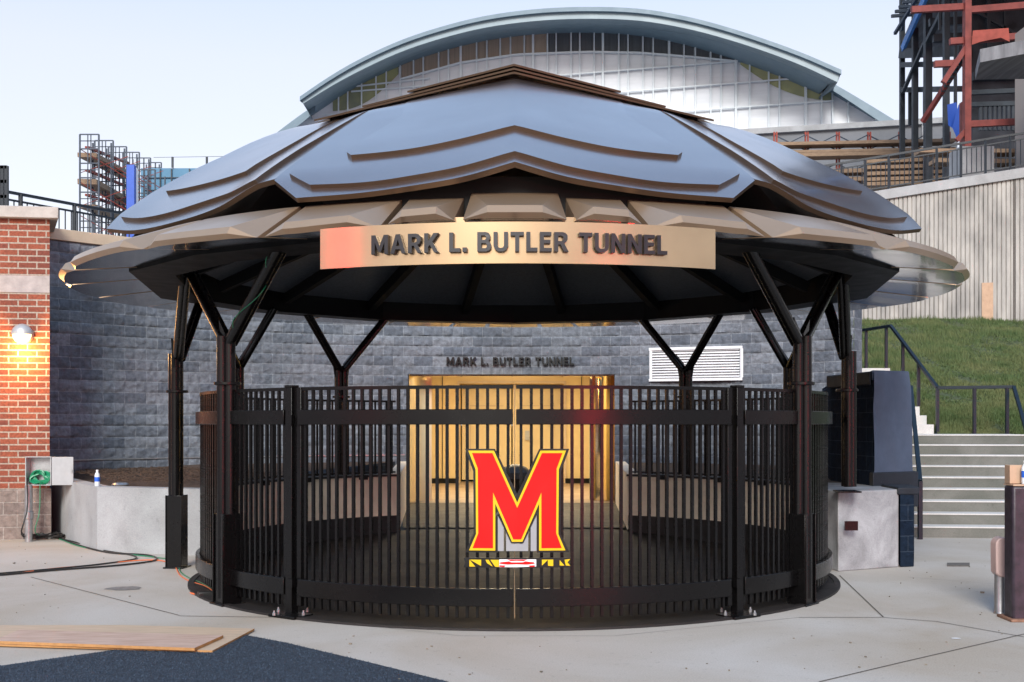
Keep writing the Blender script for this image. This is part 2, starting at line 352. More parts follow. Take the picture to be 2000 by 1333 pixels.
# ---- curved plates
def poly_eval(pts, t):
    pts = np.array([tuple(p) for p in pts], float)
    d = np.r_[0, np.cumsum(np.linalg.norm(np.diff(pts, axis=0), axis=1))]; d /= d[-1]
    return np.array([np.interp(t, d, pts[:, k]) for k in range(pts.shape[1])])
def smooth_eval(pts, t):
    pts = np.array([tuple(p) for p in pts], float)
    if len(pts) < 3: return poly_eval(pts, t)
    d = np.r_[0, np.cumsum(np.linalg.norm(np.diff(pts, axis=0), axis=1))]; d /= d[-1]
    i = min(max(np.searchsorted(d, t)-1, 0), len(pts)-2); s = (t-d[i])/(d[i+1]-d[i]); h = d[i+1]-d[i]
    def tan(j):
        if j == 0: return (pts[1]-pts[0])/(d[1]-d[0])
        if j == len(pts)-1: return (pts[-1]-pts[-2])/(d[-1]-d[-2])
        return (pts[j+1]-pts[j-1])/(d[j+1]-d[j-1])
    a, b_ = tan(i)*h, tan(i+1)*h
    return (2*s**3-3*s**2+1)*pts[i]+(s**3-2*s**2+s)*a+(-2*s**3+3*s**2)*pts[i+1]+(s**3-s**2)*b_
def coons(bot, top, lef, rig, eb=smooth_eval, er=poly_eval):
    bl, br, tl, tr = [np.array(tuple(p), float) for p in (bot[0], bot[-1], top[0], top[-1])]
    def P(u, v):
        return ((1-v)*eb(bot, u)+v*eb(top, u)+(1-u)*er(lef, v)+u*er(rig, v)
                - ((1-u)*(1-v)*bl+u*(1-v)*br+(1-u)*v*tl+u*v*tr))
    return P
def normal(P, u, v):
    e = .02; u0, u1 = max(0, u-e), min(1, u+e); v0, v1 = max(0, v-e), min(1, v+e)
    n = np.cross(P(u1, v)-P(u0, v), P(u, v1)-P(u, v0)); n /= (np.linalg.norm(n)+1e-9)
    return n if n[2] > 0 else -n
def project(p): return np.array([1000+F*p[0]/p[1], HZ-F*(p[2]-EYE)/p[1]])
def inverse(P, off=0):
    G = [(u, v, project(P(u, v))) for u in np.linspace(0, 1, 15) for v in np.linspace(0, 1, 15)]
    def inv(x, y):
        t = np.array([x, y]); u, v, _ = min(G, key=lambda g_: np.sum((g_[2]-t)**2))
        for _ in range(12):
            q = project(P(u, v)); e = 1e-3
            J = np.c_[(project(P(u+e, v))-project(P(u-e, v)))/(2*e), (project(P(u, v+e))-project(P(u, v-e)))/(2*e)]
            try: s = np.linalg.solve(J, t-q)
            except Exception: break
            u = min(max(u+s[0]*.7, 0), 1); v = min(max(v+s[1]*.7, 0), 1)
        return (u, v)
    return inv
def plate(mb, P, D, nu, nv, off, th, mirror=False, taper=False):
    A = []; B = []
    for j in range(nv+1):
        for i in range(nu+1):
            u, v = D(i/nu, j/nv); u = min(max(u, 0), 1); v = min(max(v, 0), 1)
            p = P(u, v); n = normal(P, u, v); tp_ = 1-.88*min(1, max(0, (v-.35)/.55)) if taper else 1
            if u < 1e-4 and mirror: n = np.array([0, n[1], n[2]]); n /= np.linalg.norm(n)
            A.append(p+n*off*tp_); B.append(p+n*(off*tp_-th))
    def put(f, mir):
        n0 = len(A); vs = [f(a) for a in A]+[f(a) for a in B]; fs = []
        W = nu+1
        for j in range(nv):
            for i in range(nu):
                a = j*W+i; fs.append((a, a+1, a+W+1, a+W)); fs.append((n0+a, n0+a+W, n0+a+W+1, n0+a+1))
        ne = len(fs)
        for i in range(nu):
            fs.append((i, n0+i, n0+i+1, i+1)); k = nv*W+i; fs.append((k, k+1, n0+k+1, n0+k))
        for j in range(nv):
            if not mirror: fs.append((j*W, (j+1)*W, n0+(j+1)*W, n0+j*W))
            k = j*W+nu; fs.append((k, n0+k, n0+k+W, k+W))
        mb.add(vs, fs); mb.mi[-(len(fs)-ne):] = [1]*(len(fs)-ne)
    put(lambda a: (a[0], a[1], a[2]), False)
    if mirror: put(lambda a: (2*PC.x-a[0], a[1], a[2]), True)
def rot180(mb):
    q = MB(); q.v = [(2*PC.x-v[0], 2*PC.y-v[1], v[2]) for v in mb.v]; q.f = list(mb.f); q.mi = list(mb.mi); return q
def mirx(mb):
    q = MB(); q.v = [(2*PC.x-v[0], v[1], v[2]) for v in mb.v]; q.f = [f[::-1] for f in mb.f]; q.mi = list(mb.mi); return q
def merge_build(mb, name, m, parent, bevel=0):
    import bmesh
    o = mb.build(name, m, parent, smooth=28)
    bm = bmesh.new(); bm.from_mesh(o.data); bmesh.ops.remove_doubles(bm, verts=bm.verts, dist=.002); bmesh.ops.recalc_face_normals(bm, faces=bm.faces); bm.to_mesh(o.data); bm.free()
    o.data.shade_smooth(); o.data.set_sharp_from_angle(angle=R(28))
    if bevel:
        b_ = o.modifiers.new('bevel', 'BEVEL'); b_.width = bevel; b_.segments = 2; b_.limit_method = 'ANGLE'; b_.angle_limit = R(55)
    return o
ident = lambda s, t: (s, t)
CX = 1000+F*PC.x/8.0   # centre line in the picture near the front
def c0(y, Y): p = px(1000, y, Y); p.x = PC.x; return p
# front scute (left half)
fb = [c0(316, 7.98), px(905, 345, 8.05), px(804, 363, 8.15), px(703, 377, 8.28), px(578, 387, 8.45)]
fr = [px(578, 387, 8.45), px(534, 351, 8.76), px(621, 284, 9.55), px(721, 216, 10.45), px(750, 212, 10.75)]
ft = [c0(149, 10.6), px(750, 212, 10.75)]
fl = [c0(316, 7.98), c0(149, 10.6)]
FP = coons(fb, ft, fl, fr)
inv = inverse(FP)
def sub(inv, bot, rig, top_u, lef=None):
    B_ = [inv(*p) for p in bot]; Rr = [inv(*p) for p in rig]
    B_[0] = (0.0, B_[0][1]); L_ = [(0.0, B_[0][1]), (0.0, 1.0)]; Rr = Rr+[(top_u, 1.0)]; Rr[0] = B_[-1]
    C = coons(B_, [(0.0, 1.0), (top_u, 1.0)], L_, Rr); return lambda s, t: tuple(C(s, t))
D2 = sub(inv, [(1004, 305), (872, 340), (736, 362), (608, 369)], [(608, 369), (569, 343), (735, 214)], .93)
D3 = sub(inv, [(1004, 262), (905, 287), (804, 307), (689, 319)], [(689, 319), (679, 312), (787, 232)], .80)
def scute(plates, label=None):
    # plates: list of MB ; first is the base plate and the others are its sub-parts
    first = merge_build(plates[0], 'roof_scute', [M['bronze'], M['edge_reflection']], pav)
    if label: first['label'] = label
    for q in plates[1:]: merge_build(q, 'raised_plate', [M['bronze'], M['edge_reflection']], first)
    return first
p1, p2, p3 = MB(), MB(), MB()
plate(p1, FP, ident, 22, 20, 0, .042, mirror=True)
plate(p2, FP, D2, 22, 18, .034, .036, mirror=True, taper=True)
plate(p3, FP, D3, 20, 16, .066, .036, mirror=True, taper=True)
scute([p1, p2, p3], 'large lavender front scute folded along its centre'); scute([rot180(q) for q in (p1, p2, p3)])
# front costal (left)
cb = [px(537, 350, 8.80), px(500, 361, 8.92), px(424, 406, 9.2), px(337, 435, 9.55), px(262, 450, 9.98), px(208, 447, 10.4)]
cr = [px(208, 447, 10.4), px(237, 417, 10.65), px(300, 378, 11.05), px(437, 309, 11.6), px(566, 254, 12.0), px(650, 240, 12.2)]
cl = [px(537, 350, 8.80), px(621, 286, 9.57), px(721, 218, 10.47), px(752, 214, 10.8)]
ct = [px(752, 214, 10.8), px(650, 240, 12.2)]
CP = coons(cb, ct, cl, cr, er=smooth_eval)
cinv = inverse(CP)
def subc(bot, lef, uT0, uR, vR):
    B_ = [cinv(*p) for p in bot]; L_ = [cinv(*p) for p in lef]+[(uT0, 1.0)]; L_[0] = B_[0]
    Rr = [B_[-1], (uR, vR), (.99, 1.0)]
    C = coons(B_, [(uT0, 1.0), (.99, 1.0)], L_, Rr, er=poly_eval); return lambda s, t: tuple(C(s, t))
E2 = subc([(503, 358), (431, 391), (337, 421), (281, 432), (240, 430)], [(503, 358), (690, 234)], .06, .99, .45)
E3 = subc([(487, 348), (430, 366), (375, 379), (330, 386)], [(487, 348), (584, 284)], .35, .985, .7)
q1, q2, q3 = MB(), MB(), MB()
plate(q1, CP, ident, 26, 20, 0, .040); plate(q2, CP, E2, 24, 16, .034, .036, taper=True); plate(q3, CP, E3, 20, 12, .066, .036, taper=True)
scute([q1, q2, q3]); scute([mirx(q) for q in (q1, q2, q3)]); scute([rot180(q) for q in (q1, q2, q3)]); scute([rot180(mirx(q)) for q in (q1, q2, q3)])
# middle costal (left)
mr_ = [(p.x+.08, p.y+.1, p.z-.04) for p in cr[:-1]]
def mirY(p): return (p[0], 2*PC.y-p[1], p[2])
mb0 = [(-3.62, 10.62, 3.32), (-3.86, 11.3, 3.25), (-3.92, 12.1, 3.22), (-3.86, 12.9, 3.25), (-3.62, 13.58, 3.32)]
fl_ = [mb0[0], (-3.42, 10.95, 3.62), (-3.0, 11.4, 4.05), (-2.5, 11.8, 4.45), (-2.15, 11.95, 4.68)]
MPc = coons(mb0, [fl_[-1], mirY(fl_[-1])], fl_, [mirY(p) for p in fl_], er=smooth_eval)
r1, r2 = MB(), MB(); plate(r1, MPc, ident, 16, 14, 0, .04); plate(r2, MPc, lambda s, t: (.12+.76*s, .12+.86*t), 12, 10, .028, .03)
scute([r1, r2]); scute([mirx(r1), mirx(r2)])
# top scute
def topscute(cy, cYy, tip, side, zc, zs):
    B_ = [c0(cy, cYy), px(*tip)]; Lf = [c0(cy, cYy), Vector((PC.x, 12.1, zc))]; Rt = [px(*tip), Vector((side, 12.1, zs))]
    return coons(B_, [Lf[1], Rt[1]], Lf, Rt)
tops = []
for args, th in (((140, 10.40, (613, 234, 10.95), -1.95, 5.28, 4.88), .018), ((132.5, 10.46, (707, 207, 10.85), -1.45, 5.32, 5.0), .018), ((125, 10.52, (795, 178, 10.80), -1.05, 5.36, 5.12), .018)):
    TP = topscute(*args); q = MB(); plate(q, TP, ident, 14, 10, 0, th, mirror=True)
    r_ = rot180(q); nm = list(q.mi); q.add(r_.v, r_.f); q.mi = nm+nm; tops.append(q)
scute(tops, 'top scute with three stacked chevron edges')
# ---- rim panels
RA, RB = 4.55, 4.45
def rimp(azd, k, z):
    a = R(azd); return (PC.x+k*RA*math.sin(a), PC.y-k*RB*math.cos(a), z)
J = [-5, 5, 11.8, 24.2, 40, 60, 75, 90, 105, 120, 140, 155.8, 168.2, 175, 185]
pan = [(J[i], J[i+1]) for i in range(len(J)-1)]
pan += [(-b_, -a_) for a_, b_ in pan[1:-1]]
def rdz(a):
    a = abs((a+180) % 360-180)
    return float(np.interp(a, [0, 6, 13, 20, 30, 45, 60, 95, 125], [0, 0, -.035, -.062, -.062, -.045, -.055, -.055, 0]))
IV = [0, 20, 43, 63, 80, 97, 120, 137, 160, 180]
for a0, a1 in pan:
    gap = .42; a0 += gap; a1 -= gap; mid = (a0+a1)/2; wdt = a1-a0; ins = min(2.6, wdt*.24)
    n = 8; q = MB(); rows = []
    c = abs(math.cos(R(mid)))
    topz = 3.275 if abs(mid) < 8 else 3.24
    node = [a0, a0+ins]+[a0+ins+(a1-a0-2*ins)*i/(n-2) for i in range(1, n-2)]+[a1-ins, a1]
    for i, af in enumerate(node):
        an = min(max(af, a0+ins), a1-ins); kd = .982 if i in (0, n) else .990
        d_ = rdz(an); rows.append([rimp(af, .865, topz+.01), rimp(an, .992, 3.085+d_), rimp(an, 1.0, 3.030+d_), rimp(af, kd, 2.998+d_), rimp(af, .79, 3.045), rimp(af, .79, 3.075)])
    K = 6; vs = [p for r_ in rows for p in r_]; fs = []
    mi = []
    for i in range(n):
        for k in range(K):
            fs.append((i*K+k, i*K+(k+1) % K, (i+1)*K+(k+1) % K, (i+1)*K+k)); mi.append(1 if k in (3, 4) else 0)
    def fan(o_): return [(o_, o_+1, o_+3), (o_+1, o_+2, o_+3), (o_, o_+3, o_+5), (o_+3, o_+4, o_+5)]
    e = fan(0)+[f[::-1] for f in fan(n*K)]
    q.v = vs; q.f = fs+e; q.mi = mi+[0]*len(e)
    q.build('rim_panel', [M['bronze_rim'], M['soffit']], pav, smooth=6)
# ---- black ring beam, liner, ribs
q = MB(); N = 16
def ringpts(k, z, n=N, ph=0): return [rimp(360*i/n+ph, k, z) for i in range(n)]
AZV = [20, 43, 63, 97, 122, 150, 180, 210, 238, 263, 297, 317, 340]
def polyring(k, z): return [rimp(a, k*(1.02 if 60 < a < 100 or 260 < a < 300 else 1), z) for a in AZV]
def loft(q, rings):
    n = len(rings[0])
    for A, B in zip(rings[:-1], rings[1:]):
        q.add(A+B, [(i, (i+1) % n, n+(i+1) % n, n+i) for i in range(n)])
PH = 11.25
loft(q, [polyring(.855, 3.02), polyring(.855, 2.986), polyring(.765, 2.975), polyring(.765, 3.25)])
q.build('ring_beam', M['blackmatte'], pav, smooth=20, fix=False)
q = MB(); loft(q, [ringpts(.842, 3.10, ph=PH), ringpts(.80, 3.24, ph=PH), ringpts(.74, 3.26, ph=PH)])
q.build('inner_fascia', M['blackmatte'], pav, smooth=20, fix=False)
q = MB(); loft(q, [ringpts(.742, 3.2, ph=PH), ringpts(.45, 3.75, ph=PH), ringpts(.12, 4.35, ph=PH)]); q.add(ringpts(.12, 4.35, ph=PH), [tuple(range(N))])
q.build('ceiling_liner', M['liner'], pav, smooth=5, fix=False)
rb = None
for i in range(N):
    a = 360*i/N+PH; q = MB(); q.bar(rimp(a, .745, 3.14), rimp(a, .12, 4.27), .09, .14); q.build('ceiling_rib', M['blackmatte'], pav)
# black sheet standing in for the shaded gap above the nuchal panel
q = MB(); q.arcband((PC.x, PC.y), 3.80, 3.86, 3.10, 3.40, -22, 22, 20); q.build('front_gap_shade', M['blackmatte'], pav)
q = MB(); q.box((PC.x-.28, 7.76, 2.99), (.09, .012, .010)); q.box((PC.x-.26, 7.765, 3.005), (.008, .012, .05)); q.build('clip', M['black'], pav); q = MB(); q.box((PC.x+.28, 7.76, 2.99), (.09, .012, .010)); q.box((PC.x+.26, 7.765, 3.005), (.008, .012, .05)); q.build('clip', M['black'], pav)
q = MB(); q.arcband((PC.x, PC.y), 4.27, 4.29, 2.95, 3.028, -11.3, 11.3, 12); q.build('gold_soffit_strip', M['gold_sign'], pav)
q = MB(); loft(q, [ringpts(.80, 3.14, 96), ringpts(.915, 3.035, 96), ringpts(.915, 3.02, 96), ringpts(.80, 3.085, 96)]); q.build('rim_backing', M['blackmatte'], pav, fix=False)
# ---- columns
def tree_column(x, y, zb, ends, fork=2.36):
    cpos = Vector((x, y, zb)); col = MB(); ang = math.atan2(x-PC.x, -(y-PC.y))
    t = Vector((math.cos(ang), math.sin(ang), 0)); rd = Vector((math.sin(ang), -math.cos(ang), 0))
    o3 = [t*.047, -t*.047, rd*.05]
    for d in o3: col.tube([cpos+d+Vector((0, 0, .06)), Vector((x, y, 1.95))+d, Vector((x, y, fork))+d], .049, 14)
    root = col.build('column', M['black'], pav)
    st = MB()
    if zb < .5:
        st.box((x, y, .40), (.19, .17, .80), ang); st.box((x, y, .008), (.25, .23, .016), ang)
        st.bar(Vector((x, y, .016))+rd*.09+t*.092, Vector((x, y, .802))+rd*.09+t*.092, .012, .03); st.bar(Vector((x, y, .016))+rd*.09-t*.092, Vector((x, y, .802))+rd*.09-t*.092, .012, .03)
        st.build('base_box', M['black'], root, bevel=.004)
    else:
        st.box((x, y, zb+.008), (.26, .24, .016), ang); st.build('base_plate', M['black'], root, bevel=.003)
    cl_ = MB(); cl_.lathe((x, y, 1.93), [(.108, 0), (.118, .004), (.118, .026), (.108, .03)], 20); cl_.build('collar', M['black'], root)
    g_ = MB()
    for s in (1, -1):
        pts = [Vector((x, y, 1.95))+t*s*.05, Vector((x, y, fork+.16))+t*s*.15, Vector((x, y, fork+.03))+t*s*.03, Vector((x, y, 1.97))+t*s*.03]
        vs = [p+rd*w_ for w_ in (-.012, .012) for p in pts]
        g_.add(vs, [(0, 1, 2, 3), (7, 6, 5, 4), (0, 4, 5, 1), (1, 5, 6, 2), (2, 6, 7, 3), (3, 7, 4, 0)])
    g_.build('gusset', M['black'], root)
    for k, e in enumerate(ends):
        a = Vector((x, y, fork-.06))+(t*.03 if (Vector(e)-cpos).dot(t) > 0 else -t*.03)
        br = MB(); e = Vector(e); br.tube([a, e], .050 if abs(x) < 3 else .040, 14); br.tube([a-rd*.045, e-rd*.045], .036, 12); br.build('branch', M['black'], root)
def ze(azd, k, z): return rimp(azd, k, z)
for s in (-1, 1):
    tree_column(PC.x+s*2.53, 9.94, 0, [ze(s*30, .80, 3.12), ze(s*72, .75, 3.2)])
    tree_column(PC.x+s*(3.72 if s < 0 else 3.55), 12.45 if s < 0 else 12.0, 0 if s < 0 else .86, [ze(s*74, .75, 3.1), ze(s*106, .84, 3.0)])
    tree_column(PC.x+s*3.42, 13.95, .85, [ze(s*100, .78, 3.0), ze(s*121, .76, 3.0)])
    tree_column(PC.x+s*2.30, 15.05, .85, [ze(s*133, .80, 3.0), ze(s*151, .78, 3.0)])
q = MB(); pts = []
for i in range(40):
    t = i/39; a = Vector((PC.x-2.53, 9.94, 2.30)); e = Vector(ze(-30, .80, 3.12)); d = (e-a); pts.append(a+d*t*.8+Vector((math.cos(t*9)*.055, -.02-.055*abs(math.sin(t*9)), math.sin(t*9)*.03-.02)))
q.tube(pts, .004, 6); setp(q.build('cable', M['green']), 'thin green cable wound round the branch of the front left column', 'cable')

# ================================================================ NAME SIGN
SR = 3.3; SCy = 7.45+SR
sg = thing('name_sign', (PC.x, 7.5, 2.65), 'curved gold name sign with raised charcoal letters under the front of the canopy', 'sign')
q = MB(); q.arcband((PC.x+.02, SCy), SR-.012, SR, 2.655, 2.93, -24.3, 24.3, 40); q.build('sign_band', M['gold_sign'], sg, smooth=40)
q = MB()
for a in (-14, 0, 14): q.bar((PC.x+SR*math.sin(R(a)), SCy-(SR-.03)*math.cos(R(a)), 2.80), (PC.x+3.9*math.sin(R(a*.8)), 8.05, 3.1), .025)
q.build('sign_bracket', M['blackmatte'], sg)
GL = {'M': (.95, [[(0,0),(0,1),(.24,1),(.475,.42),(.71,1),(.95,1),(.95,0),(.75,0),(.75,.62),(.55,.12),(.40,.12),(.20,.62),(.20,0)]]),
'A': (.86, [[(0,0),(.31,1),(.55,1),(.86,0),(.64,0),(.575,.22),(.285,.22),(.22,0)], [(.335,.39),(.525,.39),(.43,.74)]]),
'R': (.76, [[(0,0),(0,1),(.45,1),(.60,.95),(.70,.84),(.70,.62),(.62,.48),(.52,.42),(.76,0),(.52,0),(.32,.37),(.21,.37),(.21,0)], [(.21,.82),(.21,.54),(.40,.54),(.48,.60),(.48,.76),(.40,.82)]]),
'K': (.78, [[(0,0),(0,1),(.21,1),(.21,.58),(.50,1),(.76,1),(.44,.56),(.78,0),(.53,0),(.30,.40),(.21,.29),(.21,0)]]),
'L': (.58, [[(0,0),(0,1),(.21,1),(.21,.19),(.58,.19),(.58,0)]]), '.': (.22, [[(0,0),(0,.22),(.22,.22),(.22,0)]]),
'B': (.72, [[(0,0),(0,1),(.44,1),(.60,.95),(.67,.85),(.67,.65),(.58,.54),(.68,.46),(.72,.36),(.72,.18),(.62,.05),(.46,0)], [(.21,.83),(.21,.60),(.40,.60),(.46,.66),(.46,.77),(.40,.83)], [(.21,.43),(.21,.17),(.43,.17),(.50,.23),(.50,.37),(.43,.43)]]),
'U': (.76, [[(0,1),(.21,1),(.21,.30),(.26,.20),(.38,.17),(.50,.20),(.55,.30),(.55,1),(.76,1),(.76,.28),(.68,.10),(.52,.0),(.38,-.01),(.24,0),(.08,.10),(0,.28)]]),
'T': (.70, [[(0,1),(.70,1),(.70,.81),(.455,.81),(.455,0),(.245,0),(.245,.81),(0,.81)]]),
'E': (.62, [[(0,0),(0,1),(.60,1),(.60,.82),(.21,.82),(.21,.60),(.55,.60),(.55,.42),(.21,.42),(.21,.18),(.62,.18),(.62,0)]]),
'N': (.78, [[(0,0),(0,1),(.20,1),(.57,.36),(.57,1),(.78,1),(.78,0),(.57,0),(.21,.63),(.21,0)]]), ' ': (.30, [])}
def letters(body, width, height, depth, place, m, parent):
    from mathutils.geometry import tessellate_polygon
    tot = sum(GL[c][0] for c in body)+.13*(len(body)-1); k = width/tot; x = 0
    for c in body:
        wd_, loops = GL[c]
        if loops:
            t = tessellate_polygon([[Vector((a, b, 0)) for a, b in lp] for lp in loops]); flat = [p for lp in loops for p in lp]; n = len(flat)
            vs = [place((x+a)*k, b*height, 0) for a, b in flat]+[place((x+a)*k, b*height, depth) for a, b in flat]
            fs = [tuple(f) for f in t]+[tuple(n+i for i in f[::-1]) for f in t]; o_ = 0
            for lp in loops:
                L2 = len(lp); fs += [(o_+i, n+o_+i, n+o_+(i+1) % L2, o_+(i+1) % L2) for i in range(L2)]; o_ += L2
            q = MB(); q.add(vs, fs); q.build('letter', m, parent, smooth=20)
        x += wd_+.13
def place_sign(u, v, d):
    a = (u-TW/2)/SR+TA; r_ = SR+.006+d
    return (PC.x+.02+r_*math.sin(a), SCy-r_*math.cos(a), 2.728+v)
TW = 1.995; TA = .003
letters('MARK L. BUTLER TUNNEL', TW, .128, .034, place_sign, M['letter'], sg)

# ================================================================ FENCE AND GATES
FR = 3.2; ST = 1.43; CA = 51.6
def fpt(azd, r=FR, z=0): a = R(azd); return Vector((FC[0]+r*math.sin(a), FC[1]-r*math.cos(a), z))
pk = MB(); pk.box((0, 0, .975), (.023, .023, 1.79)); pk0 = pk.build('picket', M['black'], None, rel=Vector((0, 0, 0)), bevel=0)
pks = MB(); pks.box((0, 0, .47), (.019, .019, .93)); pks0 = pks.build('picket', M['black'], None, rel=Vector((0, 0, 0)))
USED = [False, False]
def pickets(par, azs, src, z):
    b = base_of(par)
    for a in azs:
        p = fpt(a, FR, z)-b
        c = src.copy(); COL.objects.link(c); c.parent = par; c.location = p; c.rotation_euler = (0, 0, R(a))
def bands(par, a0, a1, low=True):
    n = max(4, int(abs(a1-a0)/2.5))
    q = MB(); q.arcband(FC, FR-.015, FR+.015, 1.865, 1.892, a0, a1, n); q.build('top_rail', M['black'], par, smooth=20)
    q = MB(); q.arcband(FC, FR+.015, FR+.055, 1.585, 1.705, a0, a1, n); q.build('upper_band', M['black'], par, smooth=20, bevel=.004)
    q = MB(); q.arcband(FC, FR+.015, FR+.055, .175, .315, a0, a1, n); q.build('lower_band', M['black'], par, smooth=20, bevel=.004)
emb = []
for s, side in ((-1, 'left'), (1, 'right')):
    gt = thing('gate_leaf', fpt(s*17), side+' leaf of the curved black picket gate carrying half of the M emblem', 'gate')
    pickets(gt, [s*(.9+ST*i) for i in range(23)], pk0, 0); bands(gt, s*.22, s*33.2); emb.append(gt)
    q = MB(); p = fpt(s*33.4, FR, 0); q.box((p.x, p.y, .99), (.05, .05, 1.80), R(s*33.4)); q.build('hinge_stile', M['black'], gt, bevel=.004)
    ps = thing('gate_post', fpt(s*35.2), 'black square gate post bolted to the ground at the '+side+' end of the gate', 'post')
    p = fpt(s*35.1, FR+.01); q = MB(); q.box((p.x, p.y, .95), (.075, .075, 1.88), R(s*35)); q.build('post_shaft', M['black'], ps, bevel=.004)
    q = MB(); q.box((p.x, p.y, 1.90), (.085, .085, .02), R(s*35)); q.build('post_cap', M['black'], ps, bevel=.003)
    q = MB(); q.box((p.x, p.y-.04, .012), (.30, .22, .024), R(s*35)); q.build('base_plate', M['black'], ps, bevel=.003)
    bt = MB()
    for dx, dy in ((-.12, -.12), (.12, -.12), (-.12, .05), (.12, .05)): bt.lathe((p.x+dx, p.y+dy, .024), [(.014, 0), (.014, .02), (.008, .026), (.007, .04)], 8)
    bt.build('anchor_bolt', M['galv'], ps)
    hg = MB(); hg.box(fpt(s*34.4, FR+.05, .28), (.06, .05, .07), R(s*34)); hg.box(fpt(s*34.4, FR+.05, 1.62), (.04, .04, .08), R(s*34)); hg.build('hinge', M['black'], ps)
    fs_ = thing('fence_section', fpt(s*68), 'curved full-height black picket fence passing behind the front '+side+' column', 'fence')
    azs = [s*(36.6+ST*i) for i in range(46) if abs(36.6+ST*i-CA) > 2.0]; pickets(fs_, azs, pk0, 0); bands(fs_, s*36, s*(CA-1.65)); bands(fs_, s*(CA+1.65), s*102)
    fr_ = thing('low_wall_fence', fpt(s*127, FR, .9), 'shorter black picket fence on top of the rear '+side+' low wall', 'fence')
    pickets(fr_, [s*(103+ST*i) for i in range(34)], pks0, .93)
    q = MB(); q.arcband(FC, FR-.015, FR+.015, 1.865, 1.89, s*102.5, s*151, 24); q.build('top_rail', M['black'], fr_, smooth=20)
    q = MB(); q.arcband(FC, FR-.012, FR+.012, .945, .965, s*102.5, s*151, 24); q.build('bottom_rail', M['black'], fr_, smooth=20)
    q = MB()
    for a in (112, 126, 142): q = MB(); q.box(fpt(s*a, FR-.06, .90), (.10, .10, .06), R(s*a)); q.build('foot_bracket', M['black'], fr_)
    lw = thing('low_wall', fpt(s*125), 'curved beige low wall with a black skirting round the rear '+side+' of the floor', 'wall')
    q = MB(); q.arcband(FC, FR-.05, FR+.16, .39, .90, s*100, s*151.8, 30); q.build('wall_face', M['beige'], lw, smooth=20)
    q = MB(); q.arcband(FC, FR-.045, FR+.155, -.02, .39, s*98, s*151.8, 30); q.build('skirting', M['skirt'], lw, smooth=20)
    q = MB(); q.arcband(FC, FR-.08, FR+.18, .90, .925, s*100, s*151.8, 30); q.build('wall_cap', M['skirt'], lw, smooth=20)
    # passage cheek wall
    a = fpt(s*151.8, FR-.05); b_ = Vector((s*1.80, 19.6, 0)); pw = thing('passage_wall', a, 'low beige '+side+' wall of the passage towards the tunnel mouth', 'wall')
    d = (b_-a).normalized(); n_ = Vector((d.y, -d.x, 0))*s*.16
    q = MB(); q.prism([a, b_, b_+n_, a+n_], .2, .93); q.build('wall_face', M['beige'], pw)
bpy.data.objects.remove(pk0); bpy.data.objects.remove(pks0)
q = MB(); q.bar(fpt(0, FR+.02, .08), fpt(0, FR+.02, 1.90), .006, .006); q.build('meeting_strip', M['gold_sign'], emb[0])
bk = MB(); bk.box((3.62, 12.02, .50), (.14, .02, .10)); setp(bk.build('fence_bracket', M['black']), 'black steel bracket plate joining the lower fence band to the concrete block', 'bracket')
# emblem: polygons in units of the emblem drawing, centre x = 665
def E(poly, s): return [((x-665)*(-s if False else 1)*.00125*(1), (1150-y)*.00125) for x, y in poly]
BLK = [(342, 184), (528, 184), (665, 462), (665, 764), (626, 764), (545, 590), (545, 824), (342, 824), (397, 708), (393, 322)]
YEL = [(363, 195), (522, 195), (665, 515), (665, 757), (633, 757), (530, 522), (530, 812), (367, 812), (411, 710), (408, 312)]
RED = [(386, 210), (512, 210), (665, 548), (665, 742), (641, 742), (516, 452), (516, 797), (390, 797), (425, 705), (422, 305)]
GRY = [(545, 596), (582, 672), (582, 815), (545, 815)]
GRY2 = [(597, 705), (630, 770), (665, 770), (665, 815), (597, 815)]
EZ = EYE-(1182.4-HZ)/F*8.72   # height of drawing row y=1150
EZ = EYE-((820+1150/3.173)-HZ)/F*8.70
def emap(s):
    def f(a, d, b): 
        x = a*s; ang = x/3.26; r_ = 3.26+d
        return (FC[0]+.02+r_*math.sin(ang), FC[1]-r_*math.cos(ang), EZ+b)
    return f
def conv(poly): return [(abs(x-665)*.00125*.998, (1150-y)*.00125) for x, y in poly]
import bmesh as _bm
def tri_prism(q, P, poly, y0, y1):
    # triangulate a concave polygon then extrude
    from mathutils.geometry import tessellate_polygon
    t = tessellate_polygon([[Vector((a, b, 0)) for a, b in poly]]); n = len(poly)
    vs = [P(a, y0, b) for a, b in poly]+[P(a, y1, b) for a, b in poly]
    fs = [tuple(f) for f in t]+[tuple(n+i for i in f[::-1]) for f in t]+[(i, n+i, n+(i+1) % n, (i+1) % n) for i in range(n)]
    q.add(vs, fs)
